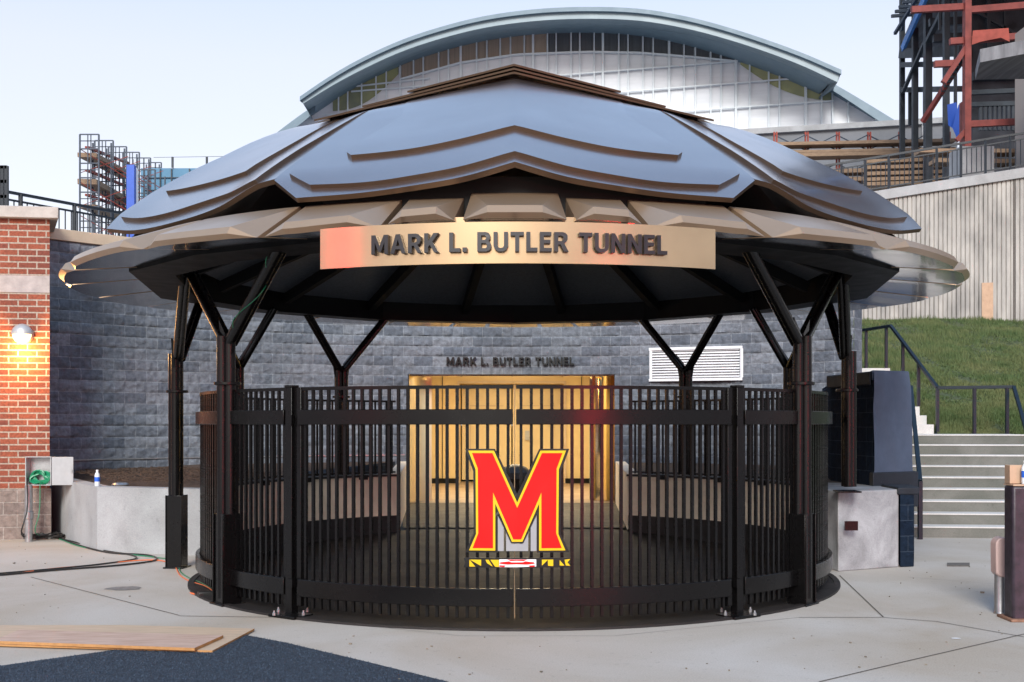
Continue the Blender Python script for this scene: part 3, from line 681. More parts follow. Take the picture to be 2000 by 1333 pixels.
for s, gt in zip((-1, 1), emb):
    P = emap(s)
    q = MB(); tri_prism(q, P, conv(BLK), .0, .012); em = q.build('emblem_backing', M['emblack'], gt, smooth=10)
    q = MB(); tri_prism(q, P, conv(YEL), .0125, .015); q.build('emblem_outline', M['yellow'], em, smooth=10)
    q = MB(); tri_prism(q, P, conv(RED), .0155, .018); q.build('emblem_letter', M['red'], em, smooth=10)
    q = MB(); tri_prism(q, P, conv(GRY), -.004, .008); tri_prism(q, P, conv(GRY2), -.004, .008); q.build('emblem_shade', M['emgrey'], em, smooth=10)
    q = MB()
    tri_prism(q, P, [(0, (1150-918)*.00125), ((665-333)*.00125, (1150-918)*.00125), ((665-345)*.00125, (1150-888)*.00125), ((665-333)*.00125, (1150-857)*.00125), (0, (1150-857)*.00125)], 0, .012)
    fb_ = q.build('flag_strip', M['emblack'], gt, smooth=10)
    def cz(x, y): return (x*.00125, (1150-y)*.00125)
    yel = []; wht = []; rd_ = []
    if s < 0: yel = [[(296, 869), (262, 869), (227, 906), (227, 869), (222, 869), (222, 912), (258, 912), (294, 880)], ]
    # black and gold quarters
    Y1 = [[(295, 869), (295, 912), (258, 912)], [(292, 869), (222, 869), (222, 908)], [(195, 869), (176, 869), (150, 912), (185, 890)], [(165, 869), (112, 869), (112, 912), (135, 912)]] if s < 0 else \
         [[(152, 868), (190, 868), (152, 905)], [(188, 868), (222, 868), (222, 908), (190, 906)], [(262, 905), (262, 872), (292, 906)], [(292, 870), (328, 866), (310, 886), (328, 908), (300, 905)]]
    q = MB()
    for pl in Y1: q = MB(); tri_prism(q, P, [cz(*p) for p in pl], .0125, .0150); q.build('gold_quarter', M['yellow'], fb_, smooth=10)
    q = MB(); tri_prism(q, P, [cz(*p) for p in ([(0, 866), (110, 866), (110, 914), (0, 914)] if s < 0 else [(0, 866), (117, 866), (117, 910), (0, 914)])], .0125, .0145); q.build('white_quarter', M['white'], fb_, smooth=10)
    q = MB(); tri_prism(q, P, [cz(*p) for p in ([(0, 884), (35, 884), (50, 878), (104, 884), (108, 893), (60, 898), (0, 896)])], .0149, .0162)
    tri_prism(q, P, [cz(*p) for p in ([(0, 867), (0, 874), (40, 876), (60, 867)])], .0149, .0162); tri_prism(q, P, [cz(*p) for p in ([(70, 904), (108, 902), (108, 912), (80, 913)])], .0149, .0162)
    q.build('red_quarter', M['red'], fb_, smooth=10)

# ================================================================ FLOOR, BLOCK WALL, TUNNEL
def rampz(y): return .012+.19*min(1, max(0, (y-12.2)/3.0))
q = MB(); NR, NA = 12, 72; vs = [(FC[0], FC[1], rampz(FC[1]))]; fs = []
for i in range(1, NR+1):
    for k in range(NA):
        a = 2*math.pi*k/NA; r = 3.27*i/NR; y = FC[1]-r*math.cos(a); z = rampz(y)
        vs.append((FC[0]+r*math.sin(a), y, z))
for k in range(NA): fs.append((0, 1+k, 1+(k+1) % NA))
for i in range(1, NR):
    for k in range(NA): fs.append((1+(i-1)*NA+k, 1+i*NA+k, 1+i*NA+(k+1) % NA, 1+(i-1)*NA+(k+1) % NA))
q.add(vs, fs); setp(q.build('rubber_floor', M['rubber'], smooth=60), kind='structure')
q = MB(); q.arcband(FC, 3.27, 3.33, -.01, .02, -100, 100, 60); setp(q.build('floor_edge', M['rubber']), kind='structure')
q = MB(); q.add([(-1.45, 15.0, .203), (1.5, 15.0, .203), (1.95, 20, .203), (2.1, 27.5, .203), (-2.1, 27.5, .203), (-1.95, 20, .203)], [(0, 1, 2, 3, 4, 5)]); setp(q.build('passage_floor', M['rubber']), kind='structure')
q = MB(); q.add([(-1.9, 19.6, .207), (1.9, 19.6, .207), (2.05, 26.8, .207), (-2.05, 26.8, .207)], [(0, 1, 2, 3)]); setp(q.build('tunnel_floor', mat('tunnel_floor_tan', (.26, .19, .13), .5, 0, .15, 3)), kind='structure')
# arc block wall
WR = 9.0; WC = (0.0, 10.7); WT = 4.30
def wp(a, z, r=WR): return (WC[0]+r*math.sin(a), WC[1]+r*math.cos(a), z)
wall = thing('block_wall', (0, 19.7, 0), 'tall curved retaining wall of grey split-face blocks behind the pavilion', 'wall')
A0 = -math.asin(6.95/WR); A1 = math.asin(5.43/WR)
from mathutils import noise as _n
def near(v, cand):
    c = min(cand, key=lambda t: abs(t-v)); return c if abs(c-v) < .0125 else v
NAx = 560; sx_ = [A0+(A1-A0)*i/NAx for i in range(NAx+1)]
keys = [math.asin(x/WR) for x in (-1.80, 1.78)]
sx_ = [next((k for k in keys if abs(k-a) < (A1-A0)/NAx/2), a) for a in sx_]
NZ = 172; zs = [WT*i/NZ for i in range(NZ+1)]; zs[min(range(NZ+1), key=lambda i: abs(zs[i]-2.44))] = 2.44
def relief(u, z):
    row = math.floor(z/.172); fz = z/.172-row; off = .1725*(row % 2); col = math.floor((u+off)/.345); fx = (u+off)/.345-col
    e = min(fz*.172, (1-fz)*.172, fx*.345, (1-fx)*.345)
    if e < .004: return 0
    k = min(1, e/.03)
    h = _n.noise(Vector((u*7+col*3.1, z*9+row*5.7, row*1.3)))*.022+_n.noise(Vector((u*24, z*26, 3.3)))*.010
    t_ = .010+.012*_n.noise(Vector((col*2.3, row*4.1, 7.7)))+(fz-.5)*.012*_n.noise(Vector((col*5.3, row*1.1, 2.2)))
    return .004+k*max(0, t_+h+.006)
q = MB(); idx = {}; uvs = []
for i, a in enumerate(sx_):
    for j, z in enumerate(zs): idx[i, j] = len(q.v); q.v.append(wp(a, z, WR-relief(a*WR+50*.345, z))); uvs.append((a*WR+50*.345, z))
for i in range(NAx):
    for j in range(NZ):
        xm = WR*math.sin((sx_[i]+sx_[i+1])/2); zm = (zs[j]+zs[j+1])/2
        if -1.80 < xm < 1.78 and zm < 2.44: continue
        q.f.append((idx[i, j], idx[i+1, j], idx[i+1, j+1], idx[i, j+1])); q.mi.append(0)
nb = len(q.v)
for a in (A1,):
    for r in (WR, WR+.35):
        for z in (0, WT): q.v.append(wp(a, z, r)); uvs.append((a*WR+(r-WR), z))
q.f.append((nb, nb+2, nb+3, nb+1)); q.mi.append(0)
o = q.build('wall_face', M['block'], wall, fix=False, smooth=50)
uvl = o.data.uv_layers.new(name='UVMap')
for li, l in enumerate(o.data.loops): uvl.data[li].uv = uvs[l.vertex_index]
q = MB(); q.arcband(WC, -1, -1, 0, 0, 0, 0, 1) if False else None
vs = []; fs = []; n = 60
q = MB()
for i in range(n+1):
    a = A0+(A1-A0)*i/n
    for r, z in ((WR-.05, WT), (WR+.40, WT), (WR+.40, WT+.17), (WR-.05, WT+.17)): q.v.append(wp(a, z, r))
for i in range(n):
    for k in range(4): q.f.append((i*4+k, (i+1)*4+k, (i+1)*4+(k+1) % 4, i*4+(k+1) % 4)); q.mi.append(0)
q.f += [(0, 1, 2, 3), (n*4+3, n*4+2, n*4+1, n*4)]; q.mi += [0, 0]
q.build('wall_coping', M['coping'], wall, bevel=.008)
# thin ledge near the foot of the wall at the left
q = MB()
for i in range(n+1):
    a = A0+(math.asin(-1.85/WR)-A0)*i/n
    for r, z in ((WR-.03, 1.03), (WR+.02, 1.03), (WR+.02, 1.05), (WR-.03, 1.05)): q.v.append(wp(a, z, r))
for i in range(n):
    for k in range(4): q.f.append((i*4+k, (i+1)*4+k, (i+1)*4+(k+1) % 4, i*4+(k+1) % 4)); q.mi.append(0)
q.build('wall_ledge', M['galv'], wall)
# wall letters over the tunnel mouth
def place_wall(u, v, d):
    a = (u-2.24/2)/WR-.0032; r_ = WR-.02-d; p = wp(a, 0, r_); return (p[0], p[1], 2.605+v)
wl = thing('wall_lettering', (0, 19.65, 2.6), 'small black lettering fixed to the block wall above the tunnel mouth', 'lettering')
letters('MARK L. BUTLER TUNNEL', 2.24, .135, .07, place_wall, M['emblack'], wl)
# vent
vt = thing('louvre_vent', (3.1, 19.1, 2.3), 'white rectangular louvre vent in the block wall right of the tunnel mouth', 'vent')
va, vb = Vector(wp(math.asin(2.37/WR), 0)), Vector(wp(math.asin(3.86/WR), 0)); vd = (vb-va).normalized(); vn = Vector((vd.y, -vd.x, 0))
L_ = (vb-va).length
def vp(t, z, d=0): return va+vd*t+vn*d+Vector((0, 0, z))
q = MB()
for z in (2.33, 2.86): q.bar(vp(0, z, .03), vp(L_, z, .03), .08, .045)
for t in (.022, L_-.022): q.bar(vp(t, 2.353, .03), vp(t, 2.837, .03), .045, .08)
q.build('vent_frame', M['white'], vt)
q = MB()
for i in range(11):
    z = 2.37+i*.045; vs = [vp(.05, z, .05), vp(L_-.05, z, .05), vp(L_-.05, z+.036, .0), vp(.05, z+.036, .0), vp(.05, z-.004, .05), vp(L_-.05, z-.004, .05), vp(L_-.05, z+.032, 0), vp(.05, z+.032, 0)]
    q.add(vs, [(0, 1, 2, 3), (7, 6, 5, 4), (0, 4, 5, 1), (2, 6, 7, 3)])
q.build('vent_blades', M['white'], vt)
q = MB(); q.add([vp(.02, 2.33, -.06), vp(L_-.02, 2.33, -.06), vp(L_-.02, 2.86, -.06), vp(.02, 2.86, -.06)], [(0, 1, 2, 3)]); q.build('vent_backing', M['blackmatte'], vt)
# tunnel mouth
tn = thing('tunnel_mouth', (0, 19.8, .2), 'lit golden tunnel entrance with cream walls and doors set in the block wall', 'entrance')
Y0 = 19.55
q = MB()
for s in (-1, 1):
    pts = []
    for i in range(11):
        a = R(90*i/10); pts.append((s*(1.79-.36*(1-math.cos(a))), Y0+.02+.5*math.sin(a)) if s < 0 else (s*(1.79-.40*(1-math.cos(a))), Y0+.02+.6*math.sin(a)))
    q = MB()
    q.add([(a[0], a[1], z) for a in pts for z in (.2, 2.44)], [(2*i, 2*i+2, 2*i+3, 2*i+1) for i in range(10)])
    q.build('polished_jamb', M['goldmirror'] if s > 0 else M['satinbrass'], tn, smooth=60, fix=False)
q = MB(); q.box((0, 19.72, 2.425), (3.56, .30, .03)); q.build('head_trim', M['goldmirror'], tn)
q = MB()
for x0, x1 in ((-1.98, -1.21), (1.20, 1.98)):
    q.add([(x0, 25.9, .2), (x1, 25.9, .2), (x1, 25.9, 2.9), (x0, 25.9, 2.9)], [(0, 1, 2, 3)])
q.add([(-1.21, 25.9, 2.50), (1.20, 25.9, 2.50), (1.20, 25.9, 2.9), (-1.21, 25.9, 2.9)], [(0, 1, 2, 3)])
for x in (-1.21, 1.20): q.add([(x, 25.9, .2), (x, 26.7, .2), (x, 26.7, 2.5), (x, 25.9, 2.5)], [(0, 1, 2, 3)])
q.add([(-1.21, 25.9, 2.5), (1.2, 25.9, 2.5), (1.2, 26.7, 2.5), (-1.21, 26.7, 2.5)], [(0, 1, 2, 3)])
q.build('back_wall', M['goldwall'], tn, fix=False)
q = MB()
for s in (-1, 1): q.add([(s*1.43, Y0+.52, .2), (s*1.99, 25.9, .2), (s*1.99, 25.9, 2.9), (s*1.43, Y0+.52, 2.9)], [(0, 1, 2, 3)])
q.build('side_wall', M['goldwall'], tn, fix=False)
q = MB(); q.add([(-2.1, 19.8, 2.9), (2.1, 19.8, 2.9), (2.1, 27, 2.9), (-2.1, 27, 2.9)], [(0, 1, 2, 3)]); q.build('tunnel_ceiling', M['goldwall'], tn, fix=False)
q = MB()
for x0, x1 in ((-1.97, -1.23), (1.22, 1.97)): q.box(((x0+x1)/2, 25.88, .26), (x1-x0, .03, .12))
for x in (-1.6, 1.6): q.box((x, 25.89, 1.5), (.015, .012, 2.4))
q.build('base_trim', M['blackmatte'], tn)
q = MB(); q.box((0, 25.885, 2.53), (2.5, .03, .06)); q.box((-1.235, 25.885, 1.35), (.05, .03, 2.3)); q.box((1.225, 25.885, 1.35), (.05, .03, 2.3)); q.build('door_surround', M['coping'], tn)
for s in (-1, 1):
    q = MB(); q.box((s*.60, 26.66, 1.37), (1.17, .05, 2.24)); dd = q.build('tunnel_door', M['door'], tn, bevel=.004)
    q = MB(); q.box((s*.60, 26.625, 2.0), (.80, .012, .014)); q.box((s*.98, 26.625, 1.2), (.014, .012, 1.5)); q.build('door_moulding', M['coping'], dd)
    if s > 0: q = MB(); q.box((.36, 26.60, 1.30), (.10, .05, .22)); q.build('door_handle', M['steelgrey'], dd)
q = MB(); q.box((-1.62, 25.87, .0), (.01, .01, .01))
# flag artwork on the right inner wall : gold and black blocks
q = MB()
for k, (z0, z1, y0, y1) in enumerate(((1.15, 1.9, 20.6, 21.6), (.75, 1.15, 21.6, 22.6), (1.5, 1.95, 22.8, 23.8))):
    def xw(y): return 1.43+(.56)*(y-(Y0+.52))/(25.9-Y0-.52)-.012
    q.add([(xw(y0), y0, z0), (xw(y1), y1, z0), (xw(y1), y1, z1), (xw(y0), y0, z1)], [(0, 1, 2, 3)])
q.build('gold_wall_graphic', M['yellow'], tn, fix=False)
for y in (21.3, 23.6):
    q = MB(); q.box((0, y, 2.875), (1.6, .35, .04)); cl = q.build('ceiling_lamp', M['tubeglow'], tn)
    L = bpy.data.lights.new('tunnel_light', 'AREA'); L.shape = 'RECTANGLE'; L.size = 1.6; L.size_y = .4; L.energy = 48; L.color = (1, .84, .58)
    lo = bpy.data.objects.new('tunnel_light', L); COL.objects.link(lo); lo.location = (0, y, 2.83)
# dark statue on the passage floor
q = MB(); c = (0.05, 18.2, .2)
q.lathe(c, [(.26, 0), (.30, .06), (.27, .16), (.20, .28), (.22, .40), (.27, .50), (.25, .60), (.17, .68), (.07, .72), (.01, .73)], 22)
st = q.build('draped_statue', mat('dark_draped_sheet', (.03, .028, .022), .5, 0, .4, 8, .6, 9)); 
for v in st.data.vertices:
    a = math.atan2(v.co.y-c[1], v.co.x-c[0]); k = 1+.07*math.sin(a*5+v.co.z*6)+.04*math.sin(a*11); v.co.x = c[0]+(v.co.x-c[0])*k*1.08; v.co.y = c[1]+(v.co.y-c[1])*k
setp(st, 'dark lumpy covered object standing on the passage floor behind the emblem', 'statue')

# ================================================================ LEFT SIDE
bp = thing('brick_pier', (-6.8, 15.6, 0), 'red brick wall end with limestone band and cap on tan blocks at left edge', 'wall')
e0 = Vector((-9.5, 15.05, 0)); e1 = Vector((-6.37, 15.52, 0)); dn = (e1-e0).normalized(); bk_ = Vector((-dn.y, dn.x, 0))
def slab(name, m, z0, z1, out=0, par=None, ext=0, bevel=0):
    a = e0-bk_*out; b_ = e1-bk_*out+dn*ext; c_ = b_+Vector((-.62, 1.35, 0)); d_ = a+bk_*(1.6+out)
    q = MB(); q.prism([a, b_, c_, d_], z0, z1); o = q.build(name, m, par or bp, bevel=bevel); add_uv(o, boxuv); return o
slab('block_base', M['baseblock'], 0, .69, .045, ext=.03); slab('lower_brick', M['brick'], .69, 3.385)
slab('stone_band', M['band'], 3.385, 3.62, .01, ext=.005, bevel=.006); slab('upper_brick', M['brick'], 3.62, 4.40); slab('stone_cap', M['cap'], 4.40, 4.56, .10, ext=.14, bevel=.012)
wl_ = thing('wall_lamp', px(40, 653, 15.35), 'lit round bulkhead lamp with a grey hood on the brick wall', 'lamp')
lc = px(40, 653, 15.30)
q = MB(); q.tube([lc+Vector((0, .16, 0)), lc+Vector((0, .05, 0))], .115, 20); q.build('back_box', M['steelgrey'], wl_)
def dome(c, r, z0, z1, sgn, m, name, par):
    q = MB(); n1, n2 = 8, 16; vs = []; fs = []
    for i in range(n1+1):
        th = R(z0+(z1-z0)*i/n1)
        for k in range(n2+1):
            ph = math.pi*k/n2
            vs.append(c+Vector((r*math.cos(ph), -r*.75*math.sin(ph)*math.cos(th), r*math.sin(ph)*math.sin(th))))
    for i in range(n1):
        for k in range(n2): a = i*(n2+1)+k; fs.append((a, a+1, a+n2+2, a+n2+1))
    q.add(vs, fs); o = q.build(name, m, par, smooth=60); return o
dome(lc+Vector((0, .05, 0)), .145, 0, 90, 1, M['steelgrey'], 'lamp_hood', wl_); dome(lc+Vector((0, .05, 0)), .128, -85, 0, 1, M['lampglow'], 'lamp_lens', wl_)
L = bpy.data.lights.new('wall_lamp_light', 'POINT'); L.energy = 26; L.color = (1, .52, .16); L.shadow_soft_size = .1; lo = bpy.data.objects.new('wall_lamp_light', L); COL.objects.link(lo); lo.location = lc+Vector((0, -.05, -.22))
# planter
pl = thing('concrete_planter', (-4.8, 15, 0), 'pale concrete planter wall left of the pavilion holding brown mulch', 'planter')
pts = [gp(101, 1043), gp(190, 1077), gp(300, 1082), gp(400, 1086)]; pts = [Vector((p.x, p.y, 0)) for p in pts]
q = MB()
for a, b_ in zip(pts[:-1], pts[1:]):
    pass
inner = [p+Vector((.05, .24, 0)) for p in pts]; inner[0] = pts[0]+Vector((.25, .1, 0))
q.prism(pts+inner[::-1], 0, .80); q.build('planter_wall', M['conc'], pl, smooth=5)
q = MB(); q.add([(p.x, p.y, .76) for p in inner]+[(-2.9, 13.6, .80), (-3.0, 16.0, .9), (-2.0, 19.5, .93), (-5, 18.15, .93), (-6.8, 16.7, .85)], [(0, 1, 2, 3, 4, 5, 6, 7, 8)])
q.build('mulch', M['soil'], pl, fix=False)
q = MB()
for _ in range(2600):
    x = random.uniform(-6.4, -3.2); y = random.uniform(14.0, 17.6)
    if y > 10.7+math.sqrt(81-x*x)-.1 or y < 14.45+max(0, -5.1-x)*1.55: continue
    a = random.uniform(0, 3.14); l = random.uniform(.02, .06); z = .84+.06*min(1, max(0, (y-14)/3))
    q.bar((x-l*math.cos(a), y-l*math.sin(a), z), (x+l*math.cos(a), y+l*math.sin(a), z+random.uniform(-.01, .02)), .012, .006)
q.build('bark_chips', M['soil'], pl, fix=False)['kind'] = 'stuff'
# valve cover on mulch
q = MB(); q.lathe(px(235, 948, 14.6)+Vector((0, 0, -.02)), [(.10, 0), (.11, .03), (.09, .05), (.03, .06)], 16); setp(q.build('irrigation_cover', M['galv']), 'small round metal cover lying in the planter mulch', 'cover')
# right side planter soil behind pavilion
q = MB(); q.add([(2.9, 13.6, .85), (4.2, 13.6, .85), (5.2, 17.9, .9), (3.0, 18.9, .92), (2.0, 19.3, .92), (1.75, 16.5, .9)], [(0, 1, 2, 3, 4, 5)]); setp(q.build('mulch_bed', M['soil'], fix=False), kind='structure')
def bottle(c, label, h=.20):
    b = thing('water_bottle', c, label, 'bottle'); r = h*.16
    q = MB(); q.lathe(c, [(r*.9, 0), (r, h*.04), (r, h*.62), (r*.9, h*.72), (r*.42, h*.87), (r*.40, h*.90)], 16); q.build('bottle_body', M['plastic'], b)
    q = MB(); q.lathe(c+Vector((0, 0, h*.28)), [(r*1.02, 0), (r*1.03, .002), (r*1.03, h*.27), (r*1.02, h*.28)], 16); q.build('paper_label', M['blue'], b)
    q = MB(); q.lathe(c+Vector((0, 0, h*.90)), [(r*.48, 0), (r*.48, h*.09), (r*.4, h*.1)], 12); q.build('bottle_cap', M['white'], b)
c = px(186, 953, 14.15); c.z = .80; c.y = 14.22; bottle(c, 'small plastic water bottle with blue label standing on the left concrete planter', .205)
# electrical box
eb = thing('electrical_box', px(75, 948, 15.2), 'open grey electrical box on the brick wall with a green hose coiled inside', 'electrical box')
bx = px(50, 948, 15.18); by = px(99, 893, 15.18); xa, xb, za, zb = bx.x, by.x, bx.z, by.z; yb = 15.20; dpt = .14
q = MB(); t = .012; yc = yb-dpt/2+.1
q.box(((xa+xb)/2, yb+.13, (za+zb)/2), (xb-xa, t, zb-za)); q.box((xa, yb+.05, (za+zb)/2), (t, dpt, zb-za)); q.box((xb, yb+.05, (za+zb)/2), (t, dpt, zb-za)); q.box(((xa+xb)/2, yb+.05, za), (xb-xa+t, dpt+.004, t)); q.box(((xa+xb)/2, yb+.05, zb), (xb-xa+t, dpt+.004, t))
q.build('box_body', M['galv'], eb)
q = MB(); q.box((xb+.02+(xb-xa)*.43, yb-.03, (za+zb)/2), ((xb-xa)*.86, .015, zb-za)); ed = q.build('box_door', M['steelgrey'], eb, bevel=.004)
q = MB(); q.box((xb+.0+(xb-xa)*.86, yb-.045, (za+zb)/2), (.012, .015, .05)); q.build('door_latch', M['galv'], ed)
q = MB(); c = Vector(((xa+xb)/2+.01, yb+.02, za+.10)); pts = []
for i in range(120): a = i*.33; r = .10+.035*math.sin(i*.7); pts.append(c+Vector((math.cos(a)*r*1.1, .04*math.sin(i*.31), math.sin(a)*r*.75)))
q.tube(pts, .011, 6); setp(q.build('coiled_hose', M['green']), 'green hose coiled inside the open electrical box', 'hose')
q = MB(); c = Vector((xa+.05, 15.16, 0)); q.lathe(c, [(.05, 0), (.05, .30), (.062, .31), (.062, .40), (.05, .41), (.05, za), (.045, za+.003)], 14); setp(q.build('conduit_pipe', M['galv']), 'grey vertical conduit rising from the ground to the electrical box', 'pipe')
def cable(name, pts, r, m, label, cat='cable'):
    P_ = [np.array(tuple(p)) for p in pts]; out = []
    n = len(P_)*5
    for i in range(n+1): out.append(Vector(smooth_eval(P_, i/n)))
    for p in out: p.z = max(p.z, r+.004)
    q = MB(); q.tube(out, r, 7); return setp(q.build(name, m, smooth=60), label, cat)
cable('power_cable', [(xa+.05, 15.1, za+.1), (xa+.08, 15.05, .45), (xa+.02, 15.0, .12), gp(75, 1050), gp(110, 1052), gp(150, 1066), gp(215, 1082), gp(290, 1087), gp(303, 1097), gp(240, 1106), gp(100, 1117), gp(0, 1126), gp(-80, 1132)], .010, M['cable'], 'black power cable looping from the electrical box over the concrete to the left edge')
cable('extension_cord', [gp(-60, 1128, .01), gp(20, 1122, .01), gp(90, 1112, .01), gp(190, 1103, .01), (gp(255, 1096, .01)), gp(300, 1094, .01), gp(335, 1101, .01), gp(352, 1124, .01), gp(372, 1136, .01), gp(402, 1146, .01), gp(415, 1160, .01), gp(385, 1162, .01), gp(372, 1158, .01), gp(400, 1166, .01)], .006, M['orange'], 'orange extension cord running over the concrete to the front left column')
cable('garden_hose', [(xa+.22, 15.12, za+.08), (xa+.24, 15.05, .4), (xa+.20, 15.0, .15), gp(100, 1048), gp(120, 1056), gp(160, 1070), gp(240, 1083), gp(300, 1090), gp(345, 1097), gp(352, 1118), gp(368, 1130), gp(395, 1142), gp(412, 1152)], .0055, M['green'], 'thin green cord from the electrical box across the concrete', 'hose')
cable('power_cable', [gp(100, 1050), gp(150, 1062), gp(205, 1078), gp(255, 1086), gp(264, 1094), gp(200, 1104), gp(100, 1114), gp(0, 1122.5), gp(-80, 1128)], .009, M['cable'], 'second black cable making the tighter loop on the concrete at the left')
c = gp(92, 1052); q = MB(); pts = []
for i in range(90): a = i*.42; r = .16+.05*math.sin(i*1.3); pts.append(c+Vector((math.cos(a)*r*1.25+.05*math.sin(i*.2), math.sin(a)*r*.8-.1, .02+.012*(i % 7))))
q.tube(pts, .011, 6); setp(q.build('cable_heap', M['cable']), 'heap of coiled black cable on the ground under the electrical box', 'cable')
c = gp(405, 1166); q = MB(); q.box(c+Vector((0, 0, .025)), (.17, .09, .05), .4); q.box(c+Vector((.06, .03, .02)), (.10, .07, .04), -.3); setp(q.build('cable_connector', M['cable'], bevel=.008), 'black cable connector lying beside the front left column base', 'connector')
# plywood
def sheet(name, pts, z0, th, m, me_, label):
    q = MB(); P_ = [gp(x, y, z0+th) for x, y in pts]; q.prism(P_, z0, z0+th); 
    q.mi = [0, 0]+[1]*len(P_); return setp(q.build(name, [m, me_], fix=False), label, 'plywood')
sheet('plywood_sheet', [(-130, 1222), (240, 1221), (497, 1228), (415, 1271), (-130, 1255)], .009, .014, M['ply2'], M['plyedge'], 'pale plywood sheet lying lowest on the concrete by the dark turf')
sheet('plywood_sheet', [(38, 1230), (436, 1241), (380, 1266), (-14, 1252)], .026, .020, M['ply'], M['plyedge'], 'pinkish plywood sheet lying on top of the paler sheet at lower left')
# railing on the terrace at the left
def railing(name, pa, pb, h, nposts, npick, label, m, midr=.88, w=.03, double=True, ext=0):
    t = thing(name, (pa+pb)/2, label, 'railing'); q = MB(); up = Vector((0, 0, 1))
    q.bar(pa+up*h, pb+up*h, w*1.5, w*1.5); q.build('top_rail', m, t)
    if double: q = MB(); q.bar(pa+up*h*midr, pb+up*h*midr, w, w); q.build('middle_rail', m, t)
    q = MB(); q.bar(pa+up*.1, pb+up*.1, w, w); q.build('bottom_rail', m, t)
    for i in range(nposts):
        p = pa.lerp(pb, (i+.5*ext)/(nposts-1+ext)); q = MB(); q.bar(p, p+up*h, w*1.8); q.build('post', m, t)
    for i in range(npick):
        p = pa.lerp(pb, (i+.5)/npick); q = MB(); q.bar(p+up*.1, p+up*h*(midr if double else 1), w*.55); q.build('picket', m, t)
    return t
ra = px(-75, 359, 17.6); rb_ = px(330, 428, 21.0); ra.z = 4.32; rb_.z = 4.32
railing('terrace_railing', ra, rb_, 1.02, 5, 34, 'dark picket railing on the terrace above the brick and block walls at left', M['railing'])
q = MB(); a = px(4, 412, 17.2); a.z = 4.3
for x in (-2, 5, 13): p = px(x, 412, 17.2); p.z = 4.3; q.bar(p, p+Vector((0, 0, 1.22)), .05)
for z in (.4, .75, .98, 1.2): q.bar(px(-30, 412, 17.2).xy.to_3d()+Vector((0, 0, 4.3+z)), px(14, 412, 17.2).xy.to_3d()+Vector((0, 0, 4.3+z)), .05)
setp(q.build('steel_gate_frame', M['railing']), 'dark grey steel gate frame standing on the brick wall cap at the left edge', 'gate')
# upper terrace ground
q = MB(); q.prism([(-60, 15.2), (-9.4, 15.2), (-9.3, 17), (-6.4, 17.6), (-3.4, 19.6), (0, 20.1), (3.6, 19.4), (5.6, 18.5), (5.9, 21.6), (6.9, 23.4), (6.9, 32.2), (7, 600), (-500, 600), (-500, 15.2)], 3.9, 4.31); setp(q.build('upper_terrace', M['conc']), kind='structure')
q = MB(); q.prism([(6.5, 32.6), (300, 42.6), (300, 600), (6.5, 600)], 3.9, 4.33); setp(q.build('upper_ground', M['conc']), kind='structure')

# ================================================================ RIGHT SIDE
cbk = thing('concrete_block_wall', (4, 12.6, 0), 'stained pale concrete planter block with black coated edge right of the pavilion', 'wall')
A = gp(1637, 1117); B = gp(1755, 1108); A.z = B.z = 0
q = MB(); q.prism([A, B, B+Vector((.35, 1.2, 0)), Vector((3.1, 14.2, 0)), Vector((3.0, 13.3, 0)), A+Vector((-.02, .25, 0))], 0, .86); q.build('concrete_block', M['concstain'], cbk, bevel=.012)
q = MB(); Bx = B+Vector((.01, -.02, 0)); q.prism([Bx, Bx+Vector((.17, .05, 0)), Bx+Vector((.62, 1.3, 0)), Bx+Vector((.36, 1.3, 0))], 0, .82); o = q.build('coated_edge', M['darkblock'], cbk, bevel=.01); add_uv(o, boxuv)
q = MB(); q.prism([B+Vector((-.02, -.03, 0)), B+Vector((.24, .02, 0)), B+Vector((.34, .6, 0)), B+Vector((.0, .6, 0))], .80, .885); q.build('coated_ledge', M['membranedark'], cbk, bevel=.015)
ch = thing('stair_cheek_wall', (4.6, 13.6, 0), 'black coated block wall with a blue-grey membrane face beside the stairs', 'wall')
C1 = px(1705, 950, 13.2).xy.to_3d(); C2 = px(1773, 905, 13.5).xy.to_3d(); C0_ = px(1622, 735, 14.4).xy.to_3d(); C3 = Vector((6.3, 18.1, 0))
q = MB(); q.prism([C1, C2, C3, Vector((5.4, 18.2, 0)), C0_+Vector((.5, 2.2, 0)), C0_], 0, 2.10); o = q.build('block_body', M['darkblock'], ch); add_uv(o, boxuv)
q = MB(); dC = (C1-C0_).normalized()
q.prism([C0_+Vector((-.06, -.02, 0)), C1+Vector((-.05, -.05, 0)), C1+Vector((.12, .3, 0)), C0_+Vector((.3, .2, 0))], 2.04, 2.20); q.build('coated_cap', M['membranedark'], ch, bevel=.015)
q = MB(); n = 6; vs = []; fs = []
for i in range(n+1):
    t_ = i/n
    for j in range(7):
        z = .90+(2.20-.90)*j/6; p = (C1+Vector((.0, -.035, 0))).lerp(C2+Vector((.06-.05*(j/6), -.035, 0)), t_)
        p = p+Vector((0, -.025*math.sin(i*1.7+j*1.1)-(.03 if j == 5 else 0), 0)); vs.append((p.x, p.y, z))
for i in range(n):
    for j in range(6): a = i*7+j; fs.append((a, a+7, a+8, a+1))
q.add(vs, fs); q.build('membrane_face', M['membrane'], ch, smooth=50, fix=False)
q = MB(); q.prism([C1+Vector((-.02, -.06, 0)), C2+Vector((.10, -.08, 0)), C2+Vector((.12, .4, 0)), C1+Vector((.0, .3, 0))], .60, 1.02); q.build('lower_flashing', M['membranedark'], ch, bevel=.012)
# membrane top going back up the stair side
q = MB(); q.prism([C1+Vector((-.02, -.03, 0)), C2+Vector((0, -.03, 0)), Vector((5.7, 16.5, 0)), Vector((4.9, 16.5, 0))], 2.10, 2.215); q.build('membrane_top', M['membrane'], ch, bevel=.01)
